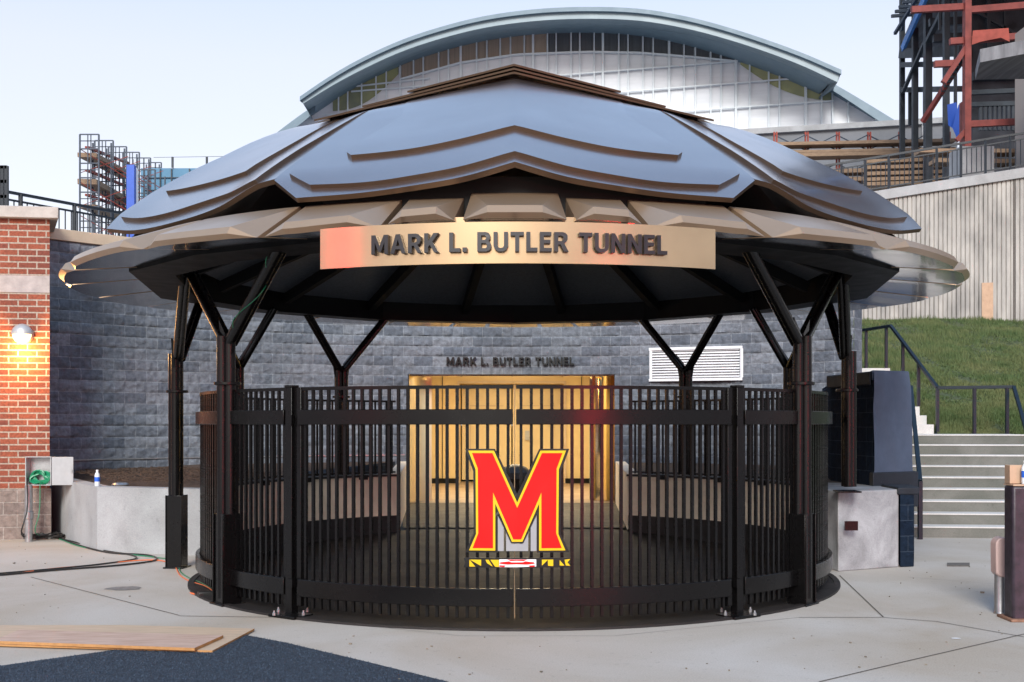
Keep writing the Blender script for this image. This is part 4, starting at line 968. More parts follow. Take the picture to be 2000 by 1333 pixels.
# stairs
stt = thing('lower_staircase', (6.8, 16, 0), 'wide concrete staircase of nine steps at the right of the pavilion', 'staircase')
RS = .1565; sd = Vector((.12, .993, 0)); sr = Vector((.993, -.10, 0)).normalized(); O = Vector((5.45, 15.72, 0)); TRD = .335
for i in range(9):
    p = O+sd*TRD*i; z1 = RS*(i+1)-.022
    q = MB(); a = p-sr*.1; b_ = p+sr*3.1
    if i > 6: b_ = p+sr*2.55
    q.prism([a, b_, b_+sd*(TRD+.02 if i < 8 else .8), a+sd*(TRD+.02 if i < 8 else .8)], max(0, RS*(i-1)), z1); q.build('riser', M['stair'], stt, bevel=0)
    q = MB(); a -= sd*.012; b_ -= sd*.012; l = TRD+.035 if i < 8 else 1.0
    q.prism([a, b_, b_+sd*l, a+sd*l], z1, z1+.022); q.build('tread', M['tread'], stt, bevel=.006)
LZ = RS*9
up_ = thing('upper_staircase', (6.6, 20, 1.4), 'short upper flight of concrete steps climbing beside the grass slope', 'staircase')
for i in range(7):
    y = 19.55+i*.34; z = LZ+.16*(i+1); q = MB(); q.box((6.3-.0*i, y+.25, z/2+.6), (2.05, .5, z-1.2)); q.build('step', M['tread'], up_, bevel=.008)
q = MB(); q.box((6.2, 23.2, 1.94), (2.3, 2.6, 1.44)); q.build('top_landing', M['tread'], up_)
q = MB(); q.prism([O+sd*2.9-sr*.2, O+sd*2.9+sr*3.0, Vector((8.4, 19.35, 0)), Vector((7.3, 19.8, 0)), Vector((5.2, 19.8, 0))], 1.2, LZ-.006); setp(q.build('stair_landing', M['tread']), kind='structure')
def rail_run(t, pts, r, name):
    q = MB()
    for a, b_ in zip(pts[:-1], pts[1:]): q.bar(a, b_, r, r)
    return q.build(name, M['railing'], t, bevel=.004)
hr = thing('stair_handrail', (7.4, 20, 1.4), 'dark blue-black handrail on thin posts following the upper flight and the grass slope', 'handrail')
k1 = px(1655, 650, 23.6); k2 = px(1740, 637, 21.9); k3 = px(1831, 758, 19.55); k4 = px(1980, 756, 19.1); k5 = px(2012, 868, 18.0); k6 = k5+Vector((.12, -2.0, -1.05))
rail_run(hr, [k1, k2, k3, k4, k5], .055, 'handrail')
for a, b_, t_, zb in ((k1, k2, .45, 2.58), (k1, k2, .9, 2.58), (k2, k3, .28, 2.2), (k2, k3, .62, 1.9), (k2, k3, 1.0, LZ), (k3, k4, .49, LZ), (k3, k4, .915, LZ), (k4, k5, .95, .6), (k1, k2, .1, 2.58)):
    p = a.lerp(b_, t_); q = MB(); q.bar((p.x, p.y, zb), p, .05); q.build('post', M['railing'], hr)
h2 = thing('lower_handrail', (5.6, 16, 0), 'short dark handrail at the left side of the lower staircase', 'handrail')
j1 = px(1772, 757, 17.9); j1b = px(1779, 757, 17.6); j2 = px(1797, 940, 15.45)
rail_run(h2, [j1, j1b, j2], .06, 'handrail')
for p, zb in ((j1, 1.1), (j2, 0)): q = MB(); q.bar((p.x, p.y, zb), p, .055); q.build('post', M['railing'], h2)
# grass slope
def gz(x, y): 
    t = (y-19.3)/(31.6-19.3); return 1.36+(4.42-1.36)*t+.05*math.sin(x*1.3+y)*math.sin(y*.7)
q = MB(); NX, NY = 34, 30; vs = []; fs = []
for j in range(NY+1):
    y = 19.25+(32.2-19.25)*j/NY
    xl = 7.35 if y < 22 else 6.6
    for i in range(NX+1):
        x = xl+(34-xl)*(i/NX)**1.4; yy = y+(0 if y > 19.3 else -.0); vs.append((x, yy, gz(x, yy)))
for j in range(NY):
    for i in range(NX): a = j*(NX+1)+i; fs.append((a, a+1, a+NX+2, a+NX+1))
q.add(vs, fs); setp(q.build('grass_slope', M['grassbase'], fix=False, smooth=80), kind='structure')
q = MB(); q.add([(8.45, 15, .0), (34, 15, 0), (34, 19.25, 1.36), (8.45, 19.25, 1.36)], [(0, 1, 2, 3)]); setp(q.build('lower_grass_slope', M['grassbase'], fix=False), kind='structure')
vs = []; fs = []
for _ in range(120000):
    y = 19.3+(32-19.3)*random.random()**1.25; x = random.uniform(6.6 if y > 22 else 7.38, min(18, .47*y+.6))
    if y > 22 and x < 6.7: continue
    if 19.2 < y < 20.2 and x < 7.4: continue
    cl_ = _n.noise(Vector((x*1.1, y*.8, 1.0)))+.6*_n.noise(Vector((x*4, y*3, 5.0)))
    if random.random() < -.9*cl_+.1: continue
    h = random.uniform(.05, .12)*(1+.9*cl_); a = random.uniform(0, 6.28); w_ = .010; z = gz(x, y)-.005; n = len(vs)
    vs += [(x-w_*math.cos(a), y-w_*math.sin(a), z), (x+w_*math.cos(a), y+w_*math.sin(a), z), (x+random.uniform(-.05, .05), y+random.uniform(-.05, .05), z+h)]; fs.append((n, n+1, n+2))
q = MB(); q.add(vs, fs); setp(q.build('grass', M['blade'], fix=False), kind='stuff', label='short green grass on the slope above the stairs', cat='grass')
# fluted retaining wall
fw = thing('fluted_retaining_wall', (12, 32, 4.3), 'tall weathered fluted concrete retaining wall above the grass slope at right', 'wall')
W0 = Vector((8.3, 33.0, 0)); W1 = Vector((19.0, 30.7, 0)); wd = (W1-W0).normalized(); wn = Vector((wd.y, -wd.x, 0)); LL = (W1-W0).length
def ztop(t): return 7.30+ (8.78-7.30)*((t*LL)/ (6.9))  # rises to the right
def ztop(t):
    p = W0+wd*t*LL; x_ = 1000+F*p.x/p.y; yy = 391-(x_-1720)*(391-347)/280.; return EYE+(HZ-yy)/F*p.y
q = MB(); nf = int(LL/.12); prof = []
for i in range(nf):
    s0 = i/nf; w1 = .12/LL
    for u, d in ((0, 0), (.06, .035), (.78, .035), (.84, 0)): prof.append((s0+u*w1, d))
vs = []; fs = []
for t_, d in prof:
    p = W0+wd*t_*LL+wn*d; vs += [(p.x, p.y, 4.2), (p.x, p.y, ztop(t_)-.0)]
for i in range(len(prof)-1): fs.append((2*i, 2*i+2, 2*i+3, 2*i+1))
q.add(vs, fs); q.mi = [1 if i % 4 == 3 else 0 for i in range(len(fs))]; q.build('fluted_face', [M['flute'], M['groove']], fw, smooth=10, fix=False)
q = MB(); vs = []; NN = 10
for i in range(NN+1):
    t_ = i/NN; p = W0+wd*t_*LL
    for d, dz in ((.12, -.02), (.12, .26), (-.45, .26), (-.45, -.02)): r_ = p+wn*d; vs.append((r_.x, r_.y, ztop(t_)+dz))
fs = []
for i in range(NN):
    for k in range(4): fs.append((i*4+k, (i+1)*4+k, (i+1)*4+(k+1) % 4, i*4+(k+1) % 4))
q.add(vs, fs); q.build('wall_cap', M['conc'], fw, bevel=.01)
p = px(1984, 600, 31.5); q = MB(); t0 = (p-W0).dot(wd); p = W0+wd*t0+wn*.03; q.bar((p.x, p.y, 4.2), (p.x, p.y, ztop(t0/LL)), .06, .03); q.build('panel_joint', M['joint'], fw)
p = px(1929, 600, 31.8); t0 = (p-W0).dot(wd); p = W0+wd*t0+wn*.06; q = MB(); q.box((p.x, p.y, 4.98), (.30, .04, 1.15), math.atan2(wd.y, wd.x)); q.build('timber_patch', M['card'], fw)
# railing on top of it
def rail2():
    t = thing('ramp_railing', (12, 32, 8.5), 'dark blue-black picket railing along the top of the fluted wall at right', 'railing')
    up = Vector((0, 0, 1))
    def bp_(s):  p = W0+wd*s*LL-wn*.15; return Vector((p.x, p.y, ztop(s)+.26))
    a, b_ = bp_(0), bp_(.98)
    for h, w_ in ((1.02, .06), (.86, .035), (.12, .035)):
        q = MB(); q.bar(bp_(0)+up*h, bp_(.98)+up*h, w_); q.build('rail', M['railing'], t)
    for i in range(17): p = bp_(i*.06); q = MB(); q.bar(p, p+up*1.02, .055); q.build('post', M['railing'], t)
    for i in range(82): p = bp_((i+.5)*.0119); q = MB(); q.bar(p+up*.12, p+up*.86, .02); q.build('picket', M['railing'], t)
rail2()
# right foreground cabinet, bollard, box and bottle
db = thing('steel_post', (4.35, 9.3, 0), 'thick chipped dark steel post standing at the right edge', 'post')
p = gp(2010, 1212); X0 = 4.03
q = MB(); q.box((X0+.22, 9.15, .545), (.44, .17, 1.09)); q.build('post_body', M['darkpaint'], db, bevel=.02)
q = MB(); q.box((X0+.22, 9.16, .012), (.50, .28, .024)); q.build('base_flange', M['rust'], db, bevel=.006)
q = MB(); q.box((X0+.225, 9.155, 1.0965), (.44, .18, .012)); q.build('top_plate', M['card'], db)
q = MB(); q.box((X0+.16, 9.19, 1.18), (.30, .10, .15), 0); setp(q.build('cardboard_box', M['card'], bevel=.004), 'small cardboard box on top of the dark steel post at right', 'box')
bottle(Vector((X0+.115, 9.095, 1.104)), 'plastic water bottle with blue label in front of the cardboard box', .19)
pb = thing('service_pedestal', (4.02, 9.45, 0), 'pale pink rounded box on a galvanised pipe beside the dark steel post', 'pedestal')
cx_ = px(1954, 1090, 9.45); q = MB(); q.lathe((cx_.x, cx_.y, 0), [(.058, 0), (.050, .02), (.048, .33), (.056, .34), (.056, .37), (.05, .38)], 18); q.build('pipe', M['galv'], pb)
q = MB(); pts = []
for k in range(20):
    a = 2*math.pi*k/20; pts.append((math.cos(a)*.062, math.sin(a)*.062+(.105 if math.sin(a) > 0 else -.105)))
q.fprism(lambda a, d, b_: (cx_.x+a, cx_.y-.06+d, cx_.z+.01+b_), pts, 0, .12); q.build('rounded_box', M['pink'], pb, bevel=.01)
# drain and stains on the pavement
for (x, y, w_, h, lbl) in ((1872, 1104, 22, 3, 'small dark drain grate in the concrete before the stairs'),):
    a, b_, c_, d_ = gp(x-w_, y-h), gp(x+w_, y-h), gp(x+w_, y+h), gp(x-w_, y+h); q = MB(); q.prism([a, b_, c_, d_], .002, .010); setp(q.build('drain_grate', M['joint']), lbl, 'drain')
for (x, y, r) in ((242, 1150, .10), (1867, 1248, .02), (505, 1190, .03)):
    c = gp(x, y); q = MB(); P_ = [(c.x+r*(1+.35*random.random())*math.cos(a*.4488)*1.5, c.y+r*(1+.35*random.random())*math.sin(a*.4488), .004) for a in range(14)]; q.add(P_, [tuple(range(14))]); setp(q.build('pavement_stain', M['stain'] if r > .025 else M['white'], fix=False), kind='structure')

# ================================================================ BACKGROUND: ARENA
AY = 100.0
ar = thing('arena_building', (8, AY, 4), 'large arena with an arched pale metal roof and a tall glazed gable behind the pavilion', 'building')
def ay(x): return AY-.19*(x-8)
def apx(x, y):  # picture point on the facade plane
    k = (x-1000)/F; Y = (AY+.19*8)/(1+.19*k); return Vector((k*Y, Y, EYE+(HZ-y)/F*Y))
top = [(540, 262), (587, 199), (640, 163), (700, 128), (780, 91), (860, 64), (950, 42), (1050, 29), (1150, 25), (1250, 29), (1340, 44), (1420, 65), (1500, 91), (1570, 117), (1641, 148)]
top = top[1:]
und = [(607, 222), (650, 194), (700, 166), (780, 126), (870, 93), (960, 73), (1050, 64), (1150, 61), (1250, 64), (1340, 76), (1430, 98), (1500, 123), (1570, 152), (1625, 178)]
def arc3(P_, d=0, dz=0): return [apx(*p)+Vector((0, d, dz)) for p in P_]
def dens(P_, n=48): return [tuple(smooth_eval([(p[0], p[1], 0) for p in P_], i/n)[:2]) for i in range(n+1)]
T = dens(top); U = dens([(592, 203), (645, 170), (700, 140), (780, 103), (860, 76), (950, 54), (1050, 41), (1150, 37), (1250, 41), (1340, 56), (1420, 77), (1500, 103), (1570, 130), (1636, 161)])
G = dens(und)
q = MB()
tf = arc3(T, -6); uf = arc3(U, -6); ff = arc3([(x, y) for x, y in U], -6)
# fascia
def ribbon(q, A, B):
    n = len(A); q.add(A+B, [(i, i+1, n+i+1, n+i) for i in range(n-1)])
def atdepth(P_, d):  # keep the picture position but move the point nearer by d metres
    out = []
    for p in P_:
        v = apx(*p); k = (v.y+d)/v.y; out.append(Vector((v.x*k, v.y*k, EYE+(v.z-EYE)*k)))
    return out
tf = atdepth(T, -6); uf = atdepth(U, -6); 
ribbon(q, tf, uf); q.build('roof_fascia', M['fasciabl'], ar, fix=False, smooth=40)
q = MB(); lip = [p+Vector((0, -.35, -.0)) for p in tf]; lip2 = [p+Vector((0, -.35, .35)) for p in tf]; ribbon(q, lip, lip2); ribbon(q, lip2, [p+Vector((0, 1, .35)) for p in tf]); ribbon(q, lip, tf); q.build('roof_edge_trim', M['roofblue'], ar, fix=False, smooth=40)
q = MB(); gf = atdepth(G, 0); ribbon(q, uf, gf); q.build('roof_soffit', M['roofblue'], ar, fix=False, smooth=40)
q = MB(); ribbon(q, [p+Vector((0, .02, .33)) for p in tf], [p+Vector((0, 90, .3)) for p in tf]); q.build('roof_skin', M['roofblue'], ar, fix=False, smooth=40)
# roof end caps
q = MB()
for i in (0, -1): q = MB(); q.add([tf[i]+Vector((0, -.35, .35)), uf[i], gf[i], tf[i]+Vector((0, 8, 0))], [(0, 1, 2, 3)]); q.build('roof_end', M['roofblue'], ar, fix=False)
# lower continuing arcs
lowR = dens([(1618, 158), (1660, 182), (1710, 212), (1762, 244)], 10); lowRi = dens([(1618, 172), (1650, 192), (1695, 222), (1730, 246)], 10)
lowL = dens([(616, 205), (585, 226), (545, 256), (500, 292)], 10); lowLi = dens([(616, 218), (590, 240), (560, 262), (530, 292)], 10)
for A_, B_ in ((lowR, lowRi), (lowL, lowLi)):
    q = MB(); a3 = atdepth(A_, -2); b3 = atdepth(B_, -2); ribbon(q, a3, b3); ribbon(q, a3, [p+Vector((0, 60, 0)) for p in a3]); q.build('lower_roof_edge', M['roofblue'], ar, fix=False, smooth=40)
# glazing
def under(x):
    xs = [p[0] for p in G]; ys = [p[1] for p in G]
    if x < xs[0]: return np.interp(x, [530, xs[0]], [292, ys[0]])
    if x > xs[-1]: return np.interp(x, [xs[-1], 1650, 1695, 1730], [ys[-1], 192, 222, 246])
    return float(np.interp(x, xs, ys))
def low(x): return float(np.interp(x, [780, 900, 1010, 1150, 1250, 1350, 1440], [157, 124, 108, 103, 105, 113, 122]))
q = MB(); XS = list(range(540, 1731, 10)); 
A_ = [apx(x, under(x)) for x in XS]; B_ = [apx(x, 330) for x in XS]; ribbon(q, A_, B_); q.build('glazed_wall', M['facadeglass'], ar, fix=False, smooth=20)
q = MB()
for xa_, xb2 in ((650, 778), (1446, 1628)):
    XX = list(np.linspace(xa_, xb2, 12)); t_ = [min(1, max(0, (x-xa_)/(xb2-xa_))) for x in XX]
    dd_ = [8+34*math.sin(math.pi*(.15+.75*(t if xa_ < 1000 else t))) for t in t_]
    q = MB(); ribbon(q, atdepth([(x, under(x)) for x in XX], -.12), atdepth([(x, under(x)+d) for x, d in zip(XX, dd_)], -.12))
    q.build('olive_upper_pane', M['greenglass'], ar, fix=False)
# louvre band panels
mull = [780, 807, 827, 855, 874, 900]
edges = [782, 808, 827, 857, 876, 900, 931, 951, 977, 997, 1024, 1041, 1069, 1086, 1115, 1132, 1160, 1177, 1208, 1226, 1255, 1275, 1306, 1335, 1357, 1387, 1407, 1436]
for a, b_ in zip(edges[:-1], edges[1:]):
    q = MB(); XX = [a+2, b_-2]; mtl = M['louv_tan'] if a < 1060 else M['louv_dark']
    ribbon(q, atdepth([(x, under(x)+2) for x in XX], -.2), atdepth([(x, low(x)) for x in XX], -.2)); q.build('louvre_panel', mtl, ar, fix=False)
# mullions
q = MB()
for x in edges+[1463, 1500, 1521, 1572, 1603, 1624, 1655, 1710, 755, 735, 707, 680, 662]:
    main = x in (900, 1041, 1177, 1306, 1436, 1572, 1710, 780); w_ = .20 if main else .11
    q.bar(apx(x, under(x))+Vector((0, -.25, 0)), apx(x, 330)+Vector((0, -.25, 0)), w_, .2)
q.build('mullion', M['frame'], ar)
q = MB(); XX = list(np.linspace(782, 1438, 40)); pp = [apx(x, low(x)+1)+Vector((0, -.3, 0)) for x in XX]
for a, b_ in zip(pp[:-1], pp[1:]): q.bar(a, b_, .22, .15)
for (xa_, ya, xb2, yb2) in ((600, 188, 1440, 122), (560, 232, 1640, 149), (700, 262, 1660, 197), (660, 175, 840, 155)):
    pts_ = [(x, ya+(yb2-ya)*(x-xa_)/(xb2-xa_)) for x in np.linspace(xa_, xb2, 30)]; pts_ = [p for p in pts_ if p[1] > under(p[0])+1]
    if len(pts_) > 1: q.bar(apx(*pts_[0])+Vector((0, -.3, 0)), apx(*pts_[-1])+Vector((0, -.3, 0)), .13, .12)
q.build('transom', M['frame'], ar)

# grey concrete building with scaffold at right middle
gb = thing('grey_block_building', (20, 62, 4), 'low grey concrete block building behind the scaffold at right', 'building')
GY = 62
def gpt(x, y, Y=GY): return px(x, y, Y)
q = MB(); q.add([gpt(1430, 262), gpt(1805, 240), gpt(1870, 236), gpt(1870, 400), gpt(1430, 400)], [(0, 1, 2, 3, 4)]); 
w3 = [gpt(1430, 262), gpt(1870, 236), gpt(1870, 430), gpt(1430, 430)]; q = MB(); q.add(w3+[p+Vector((0, 12, 0)) for p in w3], [(0, 1, 2, 3), (0, 4, 5, 1), (1, 5, 6, 2), (3, 7, 4, 0)]); q.build('wall_face', M['greywall'], gb, fix=False)
q = MB(); q.bar(gpt(1806, 240, GY-.1), gpt(1806, 320, GY-.1), .35, .2); q.build('pilaster', M['conc'], gb)
q = MB(); q.bar(gpt(1430, 260, GY-.1), gpt(1870, 234, GY-.1), .25, .3); q.build('parapet', M['conc'], gb)
sc = thing('frame_scaffold', (18, 58, 4), 'red frame scaffold with timber planks along the grey building', 'scaffold')
SY = 58.0
xs_ = [1512, 1573, 1634, 1695, 1756, 1806, 1850]
q = MB()
for x in xs_:
    for dx in (0, 5): q.bar(px(x+dx, 258, SY), px(x+dx, 400, SY), .075)
    for y in (262, 280, 298, 330, 350): q.bar(px(x, y, SY), px(x+5, y, SY), .06)
q.build('scaffold_frame', M['scafred'], sc)
q = MB()
for a, b_ in zip(xs_[:-1], xs_[1:]):
    q.bar(px(a, 264, SY), px(b_, 294, SY), .05); q.bar(px(b_, 264, SY-.1), px(a, 294, SY-.1), .05); q.bar(px(a, 320, SY), px(b_, 350, SY), .05); q.bar(px(b_, 320, SY-.1), px(a, 350, SY-.1), .05)
q.build('cross_brace', M['scafblue'], sc)
for y, th in ((281, .16), (297, .14), (303, .2), (336, .2), (352, .2), (368, .2)):
    q = MB(); q.bar(px(1480, y+5, SY-.3), px(1860, y-3, SY-.3), .9, th); q.build('plank', M['plank'], sc)
lw_ = thing('timber_formwork', (20, 48, 4), 'stacked pale timber formwork behind the ramp railing at right', 'formwork')
for y in (318, 330, 342, 353, 362):
    q = MB(); q.bar(px(1690, y, 46), px(1960, y-8, 46), .5, .14); q.build('timber_board', M['plank'], lw_)
# steel frame building at far right
sf = thing('steel_frame_building', (17, 44, 4), 'unfinished steel-framed building with red and dark columns at the upper right', 'building')
def fp(x, y, Y): return px(x, y, Y)
each('dark_column', M['darksteel'], sf, [((fp(x, 260, Y).x, Y, 4.3), (fp(x, 0, Y).x, Y, 27), w_) for x, Y, w_ in ((1762, 50, .20), (1787, 47.5, .22), (1812, 45, .27), (1848, 42, .20))])
q = MB()
if 0:
  for x, Y, w_ in ((1762, 50, .20), (1787, 47.5, .22), (1812, 45, .27), (1848, 42, .20)): q.bar((fp(x, 260, Y).x, Y, 4.3), (fp(x, 0, Y).x, Y, 27), w_)
def edge(Y, z): x = 17.3-.2*(50-Y); return Vector((x, Y, z))
for z in (18.1, 11.6):
    q = MB(); 
    if z > 15: q.bar(edge(50, z), edge(30, z), .12, .35); q.build('floor_edge_beam', M['bluewrap'], sf)
q = MB(); q.prism([edge(50, 0).xy, edge(33, 0).xy, (34, 33), (36, 50)], 18.2, 18.5); q.build('floor_deck', M['deck'], sf)
q = MB(); q.prism([edge(50, 0).xy, edge(36, 0).xy, (34, 36), (36, 50)], 22.6, 22.9); q.build('upper_deck', M['deck'], sf)
q = MB()
each('floor_beam', M['darksteel'], sf, [(fp(1762, y, 49.9), fp(1875, y-2, 43), .2, .22) for y in (127, 176)]+[(fp(1822, 76, 44), fp(1960, 68, 44), .2, .3), (fp(1762, 105, 50), fp(1880, 100, 43), .3, .4), (fp(1815, 45, 44), fp(1980, 36, 44), .2, .3), (fp(1900, 150, 43), fp(2010, 146, 43), .2, .3), (fp(1835, -10, 42), fp(1835, 60, 42), .08), (fp(1866, -10, 42), fp(1866, 240, 42), .10), (fp(1930, -10, 43), fp(1930, 140, 43), .14), (fp(1962, -10, 43), fp(1962, 140, 43), .10), (fp(1900, 20, 43), fp(1990, 70, 43), .10)])
q = MB()
for x, y0, y1 in ((1777, 177, 245), (1806, 177, 245)): each('stud', M['darksteel'], sf, [(fp(x, y0, 49), fp(x, y1, 49), .12)])
each('diagonal_brace', M['darksteel'], sf, [(fp(1764, 180, 49), fp(1812, 70, 45), .14), (fp(1812, 80, 44.5), fp(1858, -10, 42), .18)])
q = MB()
for Y, x in ((36, 1888), (35.5, 1880)): pass
each('red_column', M['redsteel'], sf, [((fp(1887, 0, 36).x, 36, 4.3), (fp(1889, 0, 36).x, 36, 17), .20, .24), ((fp(1882, 0, 36.6).x, 36.6, 4.3), (fp(1882, 0, 36.6).x, 36.6, 12.0), .20)])
q = MB()
for a, b_ in (((1895, 20), (2040, 8)), ((1855, 82), (1985, 72)), ((1895, 243), (2040, 236)), ((1825, 126), (1870, 124)), ((1780, 20), (1880, 14))): 
    q = MB(); q.bar(fp(*a, 36.1), fp(*b_, 36.1), .16, .20); q.build('red_beam', M['redsteel'], sf)
each('red_brace', M['redsteel'], sf, [(fp(1887, 92, 36), fp(1842, 162, 36), .15), (fp(1884, 110, 36.3), fp(1802, 238, 38), .14), (fp(1888, 253, 36), fp(1868, 275, 36), .14)])
q = MB()
for t_ in range(14): p = fp(1884, 110, 36).lerp(fp(1802, 238, 38), t_/14); q.box(p+Vector((.1, 0, .15)), (.14, .1, .14))
q.build('brace_bracket', M['darksteel'], sf)
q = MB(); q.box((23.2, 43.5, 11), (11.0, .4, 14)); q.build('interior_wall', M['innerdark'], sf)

q = MB(); 
for i in range(12): q.bar(fp(1915+i*9, 205-i*0, 38.5), fp(1915+i*9, 255, 38.5), .09)
q.bar(fp(1890, 182, 38.5), fp(2020, 176, 38.5), .15); q.bar(fp(1895, 205, 38.5), fp(2020, 202, 38.5), .15); q.build('stud_wall', M['darksteel'], sf)
q = MB(); q.add([fp(1900, 60, 35.8), fp(1970, 55, 35.8), fp(1972, 82, 35.8), fp(1955, 74, 35.8), fp(1915, 82, 35.8), fp(1898, 88, 35.8)], [(0, 1, 2, 3, 4, 5)]); q.build('safety_netting', M['scafred'], sf, fix=False)
q = MB(); a, b_, c_, d_ = fp(1872, 230, 42), fp(1882, 160, 42), fp(1850, 235, 42), fp(1866, 215, 42); q.add([fp(1850, 205, 41), fp(1868, 200, 41), fp(1876, 262, 41), fp(1852, 245, 41)], [(0, 1, 2, 3)]); q.add([fp(1860, 250, 40.5), fp(1872, 205, 40.5), fp(1882, 200, 40.5), fp(1880, 270, 40.5), fp(1868, 268, 40.5)], [(0, 1, 2, 3, 4)]); q.build('blue_tarpaulin', M['bluepanel'], sf, fix=False)
q = MB(); a = fp(1914, 104, 30); q.prism([(a.x, 30), (a.x+5, 28.5), (a.x+8, 33), (a.x+.7, 32)], [a.z-.25, a.z+.35, a.z+.3, a.z-.1], [a.z+.1, a.z+.8, a.z+.8, a.z+.2]); q.build('canopy_roof', M['deck'], sf)
q = MB(); q.box((fp(2000, 200, 34).x+.5, 34, 10.5), (1.1, 1, 6)); q.build('brick_corner', M['baseblock'], sf)
q = MB(); q.box((fp(1897, 330, 34).x, 34, fp(1897, 335, 34).z), (1.0, .9, 1.3)); q.build('column_plinth', M['conc'], sf)
q = MB(); 
for i in range(7): p = fp(1757+i*7.5, 32-i*9, 48-i*.6); q.bar(p+Vector((-.35, 0, 0)), p+Vector((1.1, 0, .1)), .12)
q.bar(fp(1748, 66, 48), fp(1795, -10, 45), .12); q.bar(fp(1762, 60, 48), fp(1775, -10, 47), .1); q.build('outrigger_bracket', M['scafblue'], sf)
# brown timber stacks under the frame
q = MB()
for k in range(7): q.box((fp(1950, 300, 35).x+random.uniform(-1, 1), 35+random.random(), 8.8+.22*k), (3.2, .6, .12), random.uniform(-.1, .1))
q.build('timber_stack', M['plank'], sf)

# ================================================================ BACKGROUND LEFT: SCAFFOLD TOWERS, BLUE PANEL, CLADDING
def tower(x0, x1, ytop, Y, label):
    t = thing('scaffold_tower', (px(x0, 0, Y).x, Y, 4.3), label, 'scaffold', 'scaffold towers at the left')
    A_, B_ = px(x0, ytop, Y), px(x1, ytop, Y); dpt = 2.4; h = A_.z-4.3; w_ = .10
    q = MB()
    for p in (A_, B_):
        q.bar((p.x, Y, 4.3), p, w_); q.bar((p.x, Y+dpt, 4.3), (p.x, Y+dpt, p.z), w_)
    off = .55
    for s, p in ((1, A_), (-1, B_)): q.bar((p.x+s*off, Y, 4.3), (p.x+s*off, Y, p.z), w_*.6)
    k = 0; z = A_.z
    while z > 5:
        q.bar((A_.x, Y, z), (B_.x, Y, z), w_*.8)
        if k % 2 == 0: q.bar((A_.x, Y, z-.45), (B_.x, Y, z-.45), w_*.6)
        z -= 1.0; k += 1
    q.build('frame_ladder', M['scafblue'], t)
    q = MB(); z = A_.z-1; s = 1
    while z > 6:
        q.bar((A_.x, Y, z), (A_.x+2.6, Y+2.2, z-1.6), .045); q.bar((A_.x, Y+.2, z-1.6), (A_.x+2.6, Y+2.2, z), .045); z -= 2.3
    q.build('cross_brace', M['scafred'], t)
    return t
tw = [(156, 193, 263), (185, 221, 275), (212, 247, 287), (240, 272, 298), (268, 294, 309), (292, 315, 318)]
names = ['leftmost and tallest', 'second', 'third', 'fourth', 'fifth', 'last and shortest']
for (a, b_, y), nme, k in zip(tw, names, range(6)): tower(a, b_, y, 78+k*4.5, nme+' scaffold tower of the stepped row at the left')
for k, (ya, yb2, th) in enumerate(((300, 352, .5), (352, 404, .6), (400, 440, .4), (285, 325, .25), (330, 372, .25), (378, 416, .25))):
    q = MB(); q.bar(px(170, ya+3, 79), px(250, yb2-6, 92), 1.3 if th > .3 else .3, th*.6); setp(q.build('scaffold_deck', M['plank'] if th > .3 else M['scafred']), ['broad timber deck high on the scaffold towers', 'broad timber deck halfway up the scaffold towers', 'broad timber deck low on the scaffold towers', 'thin red guard rail at the top of the scaffold towers', 'thin red guard rail below the top timber deck', 'thin red guard rail below the middle timber deck'][k], 'scaffold deck')
q = MB(); a = px(247, 322, 75); b_ = px(262, 322, 75); q.box(((a.x+b_.x)/2, 75.2, (a.z+4.3)/2), (b_.x-a.x, .4, a.z-4.3)); setp(q.build('blue_banner', M['bluepanel']), 'tall royal blue panel standing beside the scaffold towers', 'panel')
q = MB(); a = px(262, 329, 76); b_ = px(268, 329, 76); q.box(((a.x+b_.x)/2, 76, (a.z+4.3)/2), (b_.x-a.x, .4, a.z-4.3)); setp(q.build('white_pilaster', M['white']), 'narrow white upright just right of the blue panel', 'column')
cb_ = thing('blue_clad_building', (-28, 96, 4.3), 'sky blue clad building with thin roof posts behind the left of the roof', 'building')
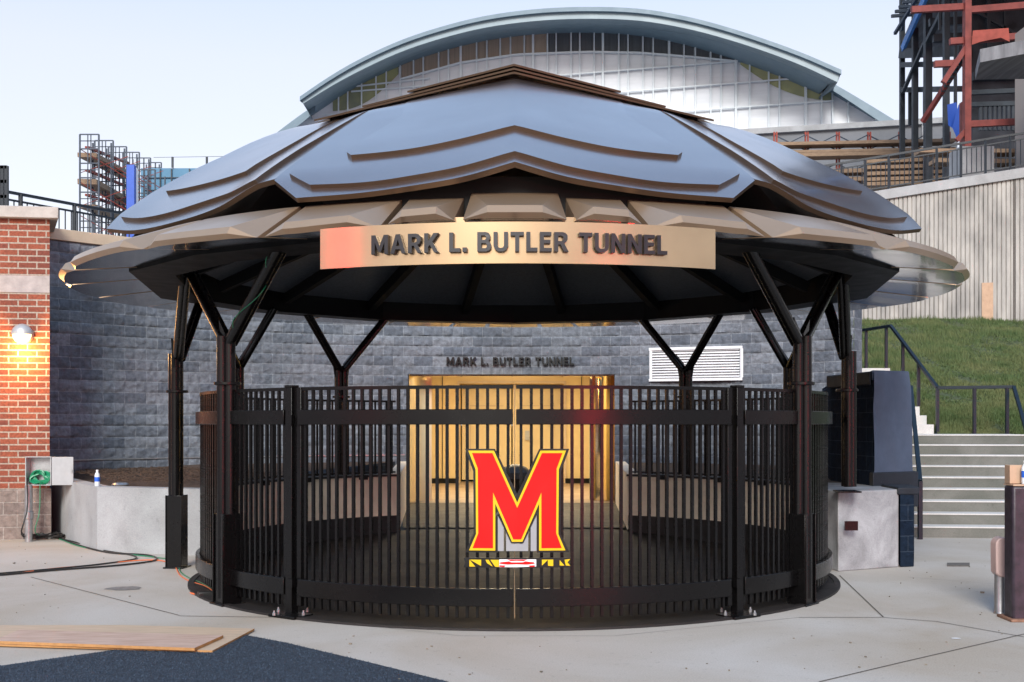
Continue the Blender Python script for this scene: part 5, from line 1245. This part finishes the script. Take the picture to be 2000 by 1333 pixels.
a = px(275, 329, 96); b_ = px(560, 322, 96); q = MB(); q.box(((a.x+b_.x)/2, 101, (a.z+4.3)/2), (b_.x-a.x, 10, a.z-4.3)); q.build('cladding', M['skyglass'], cb_)
q = MB()
for x in (313, 335, 370, 393, 420): q.bar(px(x, 330, 95.9), px(x, 420, 95.9), .10, .06)
for y in (348, 372, 396): q.bar(px(280, y, 95.9), px(450, y-2, 95.9), .08, .06)
q.build('cladding_joint', M['darksteel'], cb_)
q = MB()
for x in (337, 404, 470): q.bar(px(x, 328, 95.9), px(x, 307, 95.9), .16)
q.build('roof_post', M['darksteel'], cb_)
q = MB(); q.bar(px(300, 308, 95.9), px(500, 305, 95.9), .03); q.build('safety_line', M['darksteel'], cb_)
tower(268, 303, 332, 84, 'small dark scaffold tower in front of the blue clad building')

# ================================================================ BEHIND THE CAMERA: the red seating whose reflection shows in the gloss paint
stnd = thing('stadium_stand', (0, -60, 0), 'large curved bank of red stadium seating facing the pavilion across the field', 'stand')
for i in range(14):
    q = MB(); r0 = 62+i*2.0; q.arcband((0, 0), r0, r0+2.05, 0, 1.2+i*.5, -118, 118, 60); q.build('seat_row', M['seatred'] if i % 5 else M['greywall'], stnd, smooth=20)

for k, (x, y, z, w_, h) in enumerate(((-51.5, -33.5, 12.0, 4.5, 5), (29.5, -52.5, 2.4, 4.4, 2.8))):
    d = thing('display_board', (x, y, 0), ['lit red display board high at the left of the seating bank', 'lit red display board low at the right of the seating bank'][k], 'display')
    a = math.atan2(y, x)+math.pi/2
    q = MB(); q.box((x, y, z), (w_, .3, h), a); q.build('board_frame', M['darksteel'], d)
    q = MB(); q.box((x*.995, y*.995, z), (w_-.4, .3, h-.4), a); q.build('lit_screen', M['redglow'] if k == 0 else M['redglow2'], d)
    q = MB()
    for t in (-1, 1): q.bar((x+t*w_*.35*math.cos(a), y+t*w_*.35*math.sin(a), 0), (x+t*w_*.35*math.cos(a), y+t*w_*.35*math.sin(a), z), .25)
    q.build('board_post', M['darksteel'], d)
